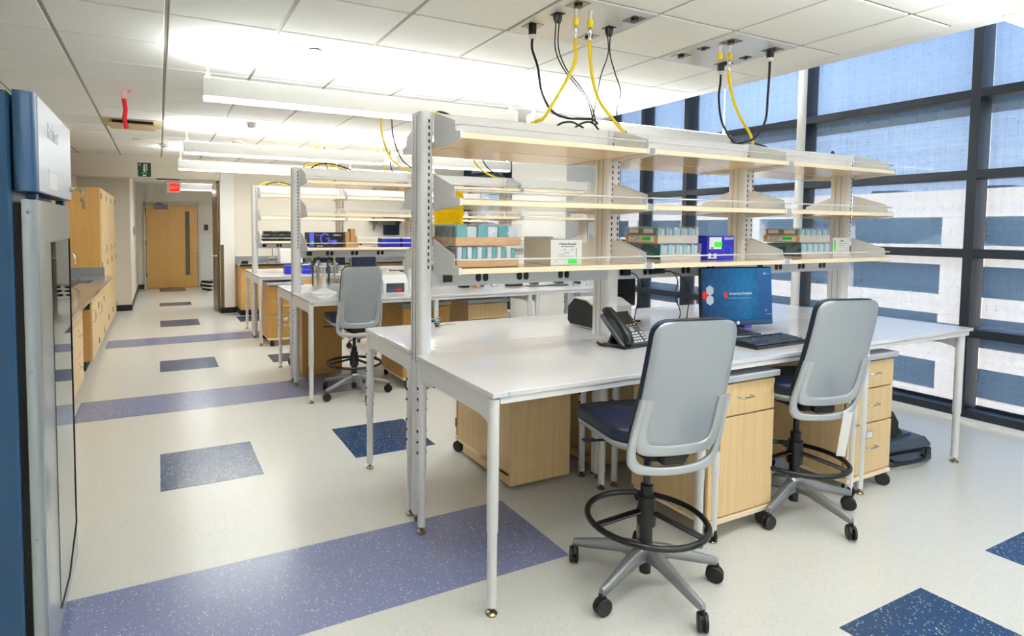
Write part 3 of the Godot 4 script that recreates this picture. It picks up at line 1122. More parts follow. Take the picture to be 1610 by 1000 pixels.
func stools() -> void:
	var s := make_stool("nearest grey-backed drafting stool with a navy seat, in front of the phone")
	s.position = Vector3(1.9, 0, -1.83)
	s.rotation.y = -0.21
	var b := dup(s, "drafting_stool", "second grey-backed drafting stool in front of the keyboard, paper tag hanging below", Vector3(3.16, 0, -1.98), -0.24)
	dup(s, "drafting_stool", "single grey-backed drafting stool at the second row of benches", Vector3(1.63, 0, -5.18), -0.06)
	dup(s, "drafting_stool", "dark navy drafting stool turned towards the camera between the second and third rows", Vector3(2.52, 0, -7.2), PI + 0.15)
	# hang tag of the second stool, clipped to its frame
	var st := S()
	cbox(st, Vector3(0, -0.12, 0), Vector3(0.05, 0.24, 0.002))
	var tg := mk("hang_tag", st, M.paper, b, Vector3(0.12, 0.615, 0.205))
	tg.rotation = Vector3(0.05, -0.15, -0.1)
	tg.set_meta("label", "white paper hang tag")

# ------------------------------------------------------------------ left side: freezer, counter, cabinets
func left_side() -> void:
	var t := thing("laboratory_fridge", "tall blue laboratory fridge with a silver door edge and a glass door at the left", "fridge", Vector3(-0.7, 0, -2.56))
	# local frame: x 0..; front towards +x; world x = -0.7 + x, world z = -2.56 + z
	var st := S()
	box(st, Vector3(-0.5, 0.06, -0.38), Vector3(0.295, 1.97, 0.385), 0.008)
	mk("body", st, M.fridge_blue, t)
	st = S()
	box(st, Vector3(0.25, 0.08, -0.37), Vector3(0.318, 1.63, 0.36))
	mk("gasket", st, M.black_matt, t)
	st = S()
	for z in [-0.3, 0.3]:
		for x in [-0.4, 0.2]:
			cyl(st, Vector3(x, 0, z), 0.03, 0.065, 12)
	mk("foot", st, M.black_matt, t)
	st = S()
	var pr := PackedVector2Array([Vector2(0.305, -0.405), Vector2(0.36, -0.405)])
	for k in 7:
		var a := PI / 2 * k / 6.0
		pr.append(Vector2(0.32 + cos(a) * 0.04, 0.35 + sin(a) * 0.04))
	pr.append(Vector2(0.305, 0.39))
	extrude(st, pr, 1, 1.665, 1.972, true)
	var hd := mk("head_panel", st, M.fridge_blue, t)
	st = S()
	box(st, Vector3(0.358, 1.668, -0.403), Vector3(0.3625, 1.969, 0.345), 0.001)
	var fp := mk("front_plate", st, M.fridge_white, hd)
	fp.set_meta("label", "white front plate")
	var face := Basis(Vector3(0, 0, -1), Vector3(0, 1, 0), Vector3(1, 0, 0))
	letters("Helmer", 0.055, M.fridge_white, hd, Vector3(0.3632, 1.885, 0.05), face, "Droid Sans", true)
	st = S()
	cbox(st, Vector3(0.3632, 1.72, 0.08), Vector3(0.0015, 0.065, 0.17))
	mk("data_plate", st, M.paper, hd)
	# door: rounded silver edge, glazed front
	st = S()
	pr = PackedVector2Array([Vector2(0.33, -0.4), Vector2(0.352, -0.4)])
	for k in 7:
		var a := PI / 2 * k / 6.0
		pr.append(Vector2(0.322 + cos(a) * 0.034, 0.345 + sin(a) * 0.034))
	pr.append(Vector2(0.318, 0.379))
	extrude(st, pr, 1, 0.09, 1.64, true)
	var dr := mk("door", st, M.fridge_silver, t)
	st = S()
	var gp := PackedVector2Array([Vector2(0.1, 1.5), Vector2(-0.345, 1.5), Vector2(-0.345, 0.27), Vector2(-0.12, 0.16), Vector2(0.1, 0.16)])
	extrude(st, gp, 0, 0.3545, 0.3565)
	mk("glass_pane", st, M.glass_dark, dr)
	st = S()
	var e := [Vector3(0.357, 1.505, -0.348), Vector3(0.357, 0.268, -0.348), Vector3(0.357, 0.155, -0.12), Vector3(0.357, 0.155, 0.1)]
	sweep(st, e, 0.003, 0.005, 6, false, Vector3(1, 0, 0))
	mk("glass_seal", st, M.black_matt, dr)
	st = S()
	for y in [0.55, 1.1, 1.6]:
		st = S()
		cyl(st, Vector3(0.335, y, 0.377), 0.005, 0.005, 8, 2)
		mk("screw", st, M.alu, dr)
	st = S()
	cbox(st, Vector3(0.335, 1.652, -0.3), Vector3(0.03, 0.02, 0.05), 0.004)
	cbox(st, Vector3(0.335, 1.652, 0.3), Vector3(0.03, 0.02, 0.03), 0.004)
	mk("hinge", st, M.fridge_blue, dr)
	st = S()
	cyl(st, Vector3(0.362, 1.712, -0.345), 0.011, 0.016, 14, 0, 0.002)
	mk("lock", st, M.chrome, hd)
	# keys in the lock
	var k := thing("key", "brass keys hanging from the lock of the blue fridge", "keys", Vector3(-0.322, 1.712, -2.905))
	st = S()
	lathe(st, [Vector2(0, 0), Vector2(0.013, 0.001), Vector2(0.013, 0.004), Vector2(0, 0.005)], Vector3(0.028, 0, -0.0025), 14, 2)
	cbox(st, Vector3(0.01, 0, 0), Vector3(0.03, 0.006, 0.002))
	mk("lock_key", st, M.nickel, k)
	st = S()
	var p := []
	for i in 20:
		p.append(Vector3(0.034, -0.014 + cos(TAU * i / 20.0) * 0.013, sin(TAU * i / 20.0) * 0.013))
	sweep(st, p, 0.0012, 0.0012, 6, true)
	mk("ring", st, M.chrome, k)
	st = S()
	lathe(st, [Vector2(0, 0), Vector2(0.013, 0.001), Vector2(0.013, 0.003), Vector2(0, 0.004)], Vector3(0.034, -0.04, 0), 14, 2)
	cbox(st, Vector3(0.034, -0.065, 0.002), Vector3(0.008, 0.034, 0.002))
	mk("spare_key", st, M.nickel, k)
	# countertop with a sink
	t = thing("countertop", "long grey countertop with a sunk sink along the left wall", "countertop", Vector3(-0.925, 0.885, -5.9))
	st = S()
	box(st, Vector3(-0.37, 0, -1.7), Vector3(0.37, 0.03, 2.85), 0.003)
	box(st, Vector3(0.22, 0, -2.28), Vector3(0.37, 0.03, -1.699), 0.003)
	box(st, Vector3(-0.37, 0, -2.28), Vector3(-0.22, 0.03, -1.699), 0.003)
	box(st, Vector3(-0.37, 0, -2.82), Vector3(0.37, 0.03, -2.279), 0.003)
	mk("worktop", st, M.counter, t)
	st = S()
	box(st, Vector3(-0.37, 0.03, -2.82), Vector3(0.28, 0.14, -2.8), 0.002)
	box(st, Vector3(-0.37, 0.03, -2.8), Vector3(-0.35, 0.14, 2.85), 0.002)
	mk("backsplash", st, M.splash, t)
	st = S()
	box(st, Vector3(-0.23, -0.2, -2.3), Vector3(0.23, -0.18, -1.68))
	box(st, Vector3(-0.23, -0.2, -2.3), Vector3(-0.215, 0.026, -1.68))
	box(st, Vector3(0.215, -0.2, -2.3), Vector3(0.23, 0.026, -1.68))
	box(st, Vector3(-0.23, -0.2, -2.3), Vector3(0.23, 0.026, -2.275))
	box(st, Vector3(-0.23, -0.2, -1.7), Vector3(0.23, 0.026, -1.68))
	mk("sink_bowl", st, M.splash, t)
	t = thing("faucet", "chrome gooseneck faucet at the sink", "faucet", Vector3(-1.09, 0.915, -7.9))
	st = S()
	cyl(st, Vector3.ZERO, 0.025, 0.04, 16, 1, 0.004)
	tube(st, smooth_path([Vector3(0, 0.03, 0), Vector3(0, 0.2, 0), Vector3(0.02, 0.29, 0), Vector3(0.1, 0.34, 0), Vector3(0.19, 0.31, 0), Vector3(0.215, 0.23, 0), Vector3(0.215, 0.2, 0)], 6), 0.011, 10)
	mk("spout", st, M.chrome, t)
	st = S()
	tube(st, [Vector3(0, 0.035, 0.02), Vector3(0.01, 0.06, 0.09)], 0.008, 8)
	mk("tap_lever", st, M.chrome, t)
	# coil of tubing lying on the counter
	st = S()
	p = []
	for i in 90:
		var a := TAU * i / 30.0
		p.append(Vector3(cos(a) * (0.085 + 0.006 * sin(i * 0.7)), 0.084 + sin(a) * 0.078, -0.03 + i * 0.0008 + cos(a) * 0.03))
	tube(st, p, 0.006, 6)
	tag(mk("cable_coil", st, M.label_grey, self, Vector3(-0.86, 0.915, -7.25)), "coiled grey tubing leaning on the counter just before the sink", "coil")
	# base cabinets: two stacks of drawers, a knee space, then door cabinets
	var z := -3.1
	var units := [["d", 1.0, "wooden drawer unit at the fridge end of the counter"], ["d", 0.95, "wooden drawer unit just past the fridge door, third from the knee space"], ["d", 0.65, "wooden drawer unit, second from the knee space under the counter"], ["d", 0.65, "wooden drawer unit right before the knee space under the counter"], ["gap", 0.85, ""], ["c", 0.73, "wooden sink cabinet with a loop handle right after the knee space"], ["c", 0.75, "wooden cabinet under the far end of the left counter"]]
	for u in units:
		var w: float = u[1]
		if u[0] != "gap":
			var c := thing("base_cabinet", u[2], "cabinet", Vector3(-0.97, 0, z - w / 2), PI / 2, "wooden base cabinets along the left wall")
			st = S()
			box(st, Vector3(-w / 2, 0.1, -0.31), Vector3(w / 2, 0.884 if u[0] == "d" else 0.66, 0.29))
			mk("body", st, M.maple_deep, c)
			st = S()
			box(st, Vector3(-w / 2, 0, -0.31), Vector3(w / 2, 0.1, 0.24))
			mk("toe_kick", st, M.black_matt, c)
			var fr := [["drawer", 0.7, 0.875], ["drawer", 0.41, 0.692], ["drawer", 0.108, 0.402]] if u[0] == "d" else [["drawer", 0.72, 0.875], ["door", 0.108, 0.712]]
			for f in fr:
				st = S()
				box(st, Vector3(-w / 2 + 0.003, f[1], 0.291), Vector3(w / 2 - 0.003, f[2], 0.311), 0.002)
				var o := mk(f[0], st, M.maple, c)
				if f[0] == "drawer":
					handle(o, Vector3(0, (f[1] + f[2]) / 2 + 0.03, 0.311), 0.1)
					st = S()
					cbox(st, Vector3(0, (f[1] + f[2]) / 2 + 0.07, 0.312), Vector3(0.012, 0.02, 0.003))
					mk("keyhole", st, M.nickel, o)
				else:
					handle(o, Vector3(-w / 2 + 0.08, 0.58, 0.311), 0.13, true)
					st = S()
					for y in [0.2, 0.62]:
						st = S()
						cbox(st, Vector3(w / 2 - 0.004, y, 0.31), Vector3(0.014, 0.07, 0.02), 0.003)
						mk("hinge", st, M.nickel, o)
		z -= w
	# tall cabinets
	for q in [[-9.14, "nearer tall wooden storage cabinet rising at the end of the left counter"], [-9.98, "middle tall wooden storage cabinet in the left niche"], [-10.82, "farthest tall wooden storage cabinet in the left niche"]]:
		var c := thing("tall_cabinet", q[1], "cabinet", Vector3(-0.98, 0, q[0]), PI / 2, "tall wooden cabinets")
		st = S()
		box(st, Vector3(-0.42, 0.1, -0.31), Vector3(0.42, 2.06, 0.29), 0.002)
		mk("body", st, M.maple_deep, c)
		st = S()
		box(st, Vector3(-0.42, 0, -0.31), Vector3(0.42, 0.1, 0.25))
		mk("toe_kick", st, M.black_matt, c)
		for s in [-1.0, 1.0]:
			st = S()
			box(st, Vector3(minf(s * 0.002, s * 0.418), 0.105, 0.291), Vector3(maxf(s * 0.002, s * 0.418), 2.055, 0.311), 0.002)
			var o := mk("door", st, M.maple, c)
			handle(o, Vector3(s * 0.05, 1.27, 0.311), 0.13, true)
			st = S()
			for y in [0.25, 1.05, 1.95]:
				st = S()
				cbox(st, Vector3(s * 0.411, y, 0.312), Vector3(0.014, 0.08, 0.014), 0.003)
				mk("hinge", st, M.nickel, o)

# ------------------------------------------------------------------ back of the room and corridor
func back_of_room() -> void:
	var d := structn("door_1")
	var st := S()
	box(st, Vector3(-0.34, 0, -16.22), Vector3(-0.285, 2.16, -16.16), 0.004)
	box(st, Vector3(0.905, 0, -16.22), Vector3(0.955, 2.16, -16.16), 0.004)
	box(st, Vector3(-0.34, 2.11, -16.22), Vector3(0.955, 2.16, -16.16), 0.004)
	mk("door_frame", st, M.door_metal, d)
	st = S()
	box(st, Vector3(-0.28, 0.01, -16.2), Vector3(0.61, 2.105, -16.165), 0.003)
	box(st, Vector3(0.715, 0.01, -16.2), Vector3(0.9, 2.105, -16.165), 0.003)
	box(st, Vector3(0.609, 0.01, -16.2), Vector3(0.716, 0.32, -16.165))
	box(st, Vector3(0.609, 1.95, -16.2), Vector3(0.716, 2.105, -16.165))
	mk("door_leaf", st, M.maple_deep, d)
	st = S()
	box(st, Vector3(0.605, 0.315, -16.192), Vector3(0.72, 1.955, -16.186))
	mk("vision_pane", st, M.pane_olive, d)
	st = S()
	cyl(st, Vector3(0.835, 0.94, -16.165), 0.03, 0.012, 16, 2)
	tube(st, [Vector3(0.835, 0.94, -16.16), Vector3(0.835, 0.94, -16.12), Vector3(0.82, 0.94, -16.11), Vector3(0.71, 0.94, -16.11)], 0.01, 8)
	mk("door_lever", st, M.chrome, d)
	st = S()
	box(st, Vector3(-0.1, 2.0, -16.165), Vector3(0.22, 2.1, -16.1), 0.006)
	tube(st, [Vector3(-0.02, 2.1, -16.13), Vector3(0.08, 2.14, -16.05), Vector3(-0.02, 2.15, -16.15)], 0.012, 6)
	mk("door_closer", st, M.label_grey, d)
	st = S()
	for y in [0.3, 1.1, 1.9]:
		st = S()
		cyl(st, Vector3(-0.283, y, -16.16), 0.012, 0.11, 8)
		mk("hinge", st, M.label_grey, d)
	# second door, standing open against the opening's right jamb
	d = structn("door_2")
	st = S()
	box(st, Vector3(0.955, 0.012, -12.2), Vector3(0.998, 2.385, -11.25), 0.003)
	mk("door_leaf", st, M.bronze, d)
	st = S()
	cyl(st, Vector3(0.943, 1.03, -11.33), 0.03, 0.012, 16, 0)
	tube(st, [Vector3(0.95, 1.03, -11.33), Vector3(0.88, 1.03, -11.33), Vector3(0.87, 1.03, -11.35), Vector3(0.87, 1.03, -11.45)], 0.011, 8)
	mk("door_lever", st, M.chrome, d)
	st = S()
	box(st, Vector3(0.998, 0.102, -11.0995), Vector3(1.055, 1.24, -11.094), 0.001)
	tag(mk("corner_guard", st, M.bronze), "tarnished metal corner guard on the white jamb of the corridor opening", "corner guard")
	# signs
	var g := thing("safety_sign", "green safety sign with a white shower pictogram over the doorway", "sign", Vector3(-0.2, 2.52, -11.098))
	st = S()
	box(st, Vector3(-0.11, -0.128, 0), Vector3(0.11, 0.128, 0.006), 0.002)
	mk("board", st, M.paper, g)
	st = S()
	box(st, Vector3(-0.1, -0.118, 0.006), Vector3(0.1, 0.118, 0.0075))
	mk("green_field", st, M.sign_green, g)
	st = S()
	for q in [[0.0, 0.0, 0.035, 0.05], [0.038, 0.035, 0.012, 0.11], [0.018, 0.088, 0.05, 0.012], [0.0, 0.07, 0.035, 0.016], [0.0, -0.095, 0.05, 0.022], [-0.068, 0.085, 0.03, 0.009], [-0.068, 0.085, 0.009, 0.03], [0.0, -0.03, 0.016, 0.02]]:
		cbox(st, Vector3(q[0], q[1], 0.0085), Vector3(q[2], q[3], 0.002))
	cyl(st, Vector3(0, 0.04, 0.0075), 0.017, 0.002, 14, 2)
	sweep(st, [Vector3(-0.035, -0.055, 0.0085), Vector3(0, -0.08, 0.0085), Vector3(0.035, -0.055, 0.0085), Vector3(0, -0.04, 0.0085), Vector3(-0.034, -0.054, 0.0085)], 0.004, 0.001, 4, false, Vector3(1, 0, 0))
	mk("pictogram", st, M.paper, g)
	g = thing("exit_sign", "red lit exit sign hanging in the corridor opening", "exit sign", Vector3(0.28, 2.2, -12.4))
	st = S()
	box(st, Vector3(-0.13, 0.02, -0.012), Vector3(0.12, 0.2, 0.012), 0.003)
	mk("sign_plate", st, M.clear_plastic, g)
	st = S()
	box(st, Vector3(-0.075, 0.04, 0.013), Vector3(0.105, 0.185, 0.015))
	mk("red_panel", st, M.exit_glow, g)
	letters("EXIT", 0.06, M.paper, g, Vector3(0.015, 0.112, 0.0158), Basis(), "Droid Sans", true)
	st = S()
	box(st, Vector3(-0.14, 0.2, -0.03), Vector3(0.14, 0.25, 0.03), 0.004)
	cyl(st, Vector3(0, 0.25, 0), 0.012, 0.15, 8)
	mk("bracket", st, M.white_plastic, g)
	var l := OmniLight3D.new()
	l.name = "exit_sign_light"
	l.light_color = Color(1, 0.15, 0.12)
	l.light_energy = 0.01
	l.light_size = 0.06
	l.position = Vector3(0.02, 0.1, 0.09)
	l.shadow_enabled = true
	g.add_child(l)
	st = S()
	box(st, Vector3(1.06, 1.47, -16.212), Vector3(1.16, 1.62, -16.2), 0.003)
	tag(mk("switch_plate", st, M.black), "dark wall plate to the right of the corridor door", "switch plate")
	st = S()
	box(st, Vector3(-0.476, 1.38, -13.95), Vector3(-0.462, 1.55, -13.82), 0.003)
	tag(mk("switch_plate", st, M.black), "dark wall plate on the left corridor wall", "switch plate")
	st = S()
	box(st, Vector3(-0.02, 2.375, -11.3), Vector3(0.36, 2.389, -11.2), 0.003)
	tag(mk("door_holder", st, M.black), "black bar under the doorway header above the exit sign", "door holder")
	# stack of slatted trays on the corridor floor
	for k in 3:
		var c := thing("slatted_tray", ["bottom slatted tray of the stack by the open door", "middle slatted tray of the stack by the open door", "topmost slatted tray of the stack by the open door"][k], "tray", Vector3(1.22, 0.002 + k * 0.09, -15.0), 0.3 + 0.1 * k, "slatted trays")
		st = S()
		box(st, Vector3(-0.25, 0, -0.2), Vector3(0.25, 0.03, 0.2))
		mk("base", st, M.white_plastic, c)
		for i in 5:
			st = S()
			box(st, Vector3(-0.25 + 0.105 * i, 0.03, -0.2), Vector3(-0.19 + 0.105 * i, 0.085, 0.2), 0.003)
			mk("slat", st, M.black if i % 2 == 0 else M.white_plastic, c)
	# counter along the back wall
	var ct := thing("countertop", "pale countertop with a dark edge along the back wall", "countertop", Vector3(3.2, 0.88, -10.88))
	st = S()
	box(st, Vector3(-1.94, 0, -0.31), Vector3(1.94, 0.035, 0.33), 0.003)
	mk("worktop", st, M.counter, ct)
	st = S()
	box(st, Vector3(-1.94, -0.004, 0.3315), Vector3(1.94, 0.03, 0.3345))
	mk("edge_strip", st, M.black_matt, ct)
	st = S()
	box(st, Vector3(-1.94, 0.035, -0.315), Vector3(1.94, 0.14, -0.295), 0.002)
	mk("backsplash", st, M.splash, ct)
	for k in 6:
		var x := 1.6 + 0.64 * k
		var c := thing("base_cabinet", ["wooden base cabinet by the corridor jamb", "second wooden base cabinet from the corridor jamb", "third wooden base cabinet from the corridor jamb", "fourth wooden base cabinet from the corridor jamb", "fifth wooden base cabinet along the back wall", "last wooden base cabinet along the back wall"][k], "cabinet", Vector3(x, 0, -10.9), 0.0, "wooden base cabinets along the back wall")
		st = S()
		box(st, Vector3(-0.318, 0.1, -0.29), Vector3(0.318, 0.879, 0.28))
		mk("body", st, M.maple_deep, c)
		st = S()
		box(st, Vector3(-0.318, 0, -0.29), Vector3(0.318, 0.1, 0.24))
		mk("toe_kick", st, M.black_matt, c)
		for f in [["drawer", 0.7, 0.872], ["door", 0.105, 0.693]]:
			st = S()
			box(st, Vector3(-0.315, f[1], 0.281), Vector3(0.315, f[2], 0.3), 0.002)
			var o := mk(f[0], st, M.maple_deep, c)
			handle(o, Vector3(0 if f[0] == "drawer" else 0.25, f[2] - 0.07, 0.3), 0.1, f[0] == "door")
	# things on the back counter
	g = thing("bench_instrument", "white bench instrument with a green light on the back counter", "instrument", Vector3(2.18, 0.915, -10.85))
	st = S()
	extrude(st, PackedVector2Array([Vector2(-0.16, 0), Vector2(0.17, 0), Vector2(0.17, 0.02), Vector2(0.14, 0.23), Vector2(0.1, 0.26), Vector2(-0.16, 0.26)]), 0, -0.2, 0.2)
	mk("housing", st, M.white_plastic, g)
	st = S()
	cbox(st, Vector3(0.05, 0.14, 0.155), Vector3(0.03, 0.03, 0.006), 0.002)
	mk("indicator", st, M.green_note, g)
	st = S()
	box(st, Vector3(0.2, 0, -0.16), Vector3(0.24, 0.27, 0.16), 0.004)
	mk("side_panel", st, M.black, g)
	computer("black monitor standing behind the blue boxes on the back counter", Vector3(2.78, 0.915, -10.8), 0.05, 0.56, 0.3)
	computer("small black monitor under the wall shelf at the back", Vector3(4.25, 1.42, -11.02), 0.0, 0.34, 0.2, true)
	g = thing("wall_shelf", "grey wall shelf above the small black monitor", "shelf", Vector3(4.17, 1.7, -11.19))
	st = S()
	box(st, Vector3(-0.35, 0, 0), Vector3(0.35, 0.025, 0.3), 0.002)
	mk("shelf_board", st, M.label_grey, g)
	for x in [-0.25, 0.25]:
		st = S()
		extrude(st, PackedVector2Array([Vector2(0, -0.2), Vector2(0.02, -0.2), Vector2(0.28, -0.01), Vector2(0.28, 0), Vector2(0, 0)]), 0, x - 0.006, x + 0.006)
		mk("bracket", st, M.label_grey, g)
	st = S()
	extrude(st, PackedVector2Array([Vector2(-0.26, 0), Vector2(0.26, 0), Vector2(0.29, 0.07), Vector2(-0.29, 0.07)]), 2, -0.12, 0.12)
	tag(mk("tray", st, M.carton_grey, self, Vector3(4.15, 1.725, -11.05)), "dark grey tray lying on the wall shelf", "tray")
	g = thing("balance", "small steel balance with a round hood on the back counter", "balance", Vector3(1.85, 0.915, -10.75))
	st = S()
	lathe(st, [Vector2(0, 0), Vector2(0.07, 0), Vector2(0.075, 0.03), Vector2(0.05, 0.06), Vector2(0.08, 0.08), Vector2(0.06, 0.1), Vector2(0.01, 0.12), Vector2(0.008, 0.28), Vector2(0, 0.28)], Vector3.ZERO, 18)
	mk("body", st, M.steel, g)
	st = S()
	cbox(st, Vector3(1.36, 0.94, -10.7), Vector3(0.11, 0.045, 0.12), 0.006)
	var o2 := mk("card_reader", st, M.black)
	tag(o2, "small black box at the jamb end of the back counter", "box")

func computer(label: String, at: Vector3, turn: float, w: float, h: float, hung := false) -> Node3D:
	var g := thing("monitor", label, "monitor", at, turn)
	var y0 := 0.0 if hung else 0.1
	var st := S()
	box(st, Vector3(-w / 2, y0, -0.02), Vector3(w / 2, y0 + h, 0.012), 0.006)
	mk("housing", st, M.black, g)
	st = S()
	box(st, Vector3(-w / 2 + 0.01, y0 + 0.016, 0.012), Vector3(w / 2 - 0.01, y0 + h - 0.01, 0.0135))
	mk("screen", st, M.screen_navy, g)
	st = S()
	if hung:
		box(st, Vector3(-0.03, y0 + 0.05, -0.17), Vector3(0.03, y0 + 0.15, -0.02), 0.004)
		mk("wall_arm", st, M.black, g)
	else:
		box(st, Vector3(-0.035, 0.01, -0.05), Vector3(0.035, y0 + 0.1, -0.02), 0.004)
		mk("neck", st, M.black, g)
		st = S()
		box(st, Vector3(-0.12, 0, -0.12), Vector3(0.12, 0.012, 0.08), 0.004)
		mk("base", st, M.black, g)
	return g

# ------------------------------------------------------------------ goods on the nearest shelf unit
const SH := 1.3685

func crinkle(st: SurfaceTool, a: Vector3, b: Vector3, j: float, seed_n: int, nx := 12, ny := 5, nz := 8) -> void:
	# a box of thin film or crumpled plastic: each face a jittered grid
	var rng := RandomNumberGenerator.new()
	rng.seed = seed_n
	var c := (a + b) / 2.0
	var cnt := [nx, ny, nz]
	var pts := {}
	for ax in 3:
		var u := (ax + 1) % 3
		var v := (ax + 2) % 3
		for s in 2:
			if ax == 1 and s == 0:
				continue
			for i in cnt[u]:
				for k in cnt[v]:
					var q := []
					for e in [[0, 0], [1, 0], [1, 1], [0, 1]]:
						var id := [0, 0, 0]
						id[ax] = cnt[ax] * s
						id[u] = i + e[0]
						id[v] = k + e[1]
						var key := "%d_%d_%d" % id
						if not pts.has(key):
							var p := Vector3(lerpf(a.x, b.x, float(id[0]) / nx), lerpf(a.y, b.y, float(id[1]) / ny), lerpf(a.z, b.z, float(id[2]) / nz))
							pts[key] = p + Vector3(rng.randf_range(-j, j), rng.randf_range(-j, j) if id[1] > 0 else 0.0, rng.randf_range(-j, j))
						q.append(pts[key])
					poly(st, [q[0], q[1], q[2]], c)
					poly(st, [q[0], q[2], q[3]], c)

func wrapped_tray(label: String, at: Vector3, turn: float, w: float, d: float, ht: float, hp: float, n: int, tray_m: String, pack_a: String, pack_b: String, end_m: String, seed_n: int) -> Node3D:
	var t := thing("wrapped_tray", label, "tray", at, turn, "shrink-wrapped trays on the nearest shelves")
	var st := S()
	box(st, Vector3(0, 0, -d), Vector3(w, 0.004, 0))
	box(st, Vector3(0, 0, -0.004), Vector3(w, ht, 0), 0.001)
	box(st, Vector3(0, 0, -d), Vector3(w, ht, -d + 0.004), 0.001)
	box(st, Vector3(0, 0, -d), Vector3(0.004, ht, 0), 0.001)
	box(st, Vector3(w - 0.004, 0, -d), Vector3(w, ht, 0), 0.001)
	mk("tray", st, M[tray_m], t)
	var pw := (w - 0.016) / n
	for i in n:
		st = S()
		var x := 0.008 + pw * i
		var k := 0.0 if i % 2 == 0 else 0.006
		box(st, Vector3(x + 0.002, 0.005, -d + 0.008), Vector3(x + pw - 0.002, ht + hp - k, -0.008 - k), 0.003)
		mk("pack", st, M[pack_a] if i % 2 == 0 else M[pack_b], t)
	st = S()
	box(st, Vector3(0.0055, ht * 0.5, -d + 0.02), Vector3(0.0075, ht + hp - 0.006, -0.02))
	mk("end_board", st, M[end_m], t)
	st = S()
	crinkle(st, Vector3(-0.003, 0.002, -d - 0.003), Vector3(w + 0.003, ht + hp + 0.006, 0.003), 0.003, seed_n)
	mk("film", st, M.film, t)
	return t

func note(parent: Node, at: Vector3, size: Vector3, m: String, called := "sticker") -> void:
	var st := S()
	cbox(st, at, size)
	mk(called, st, M[m], parent)

func print_lines(parent: Node, at: Vector3, right: Vector3, up: Vector3, rows: Array) -> void:
	# small print too fine to read: short dark strokes, one mesh
	var st := S()
	var nrm := right.cross(up)
	for r in rows:
		var c: Vector3 = at + right * (r[0] + r[2] / 2.0) + up * r[1]
		var e: Vector3 = right * r[2] / 2.0
		var f: Vector3 = up * r[3] / 2.0
		var q := [c - e - f + nrm * 0.0006, c + e - f + nrm * 0.0006, c + e + f + nrm * 0.0006, c - e + f + nrm * 0.0006]
		poly(st, q, c - nrm)
	mk("small_print", st, M.label_grey, parent)

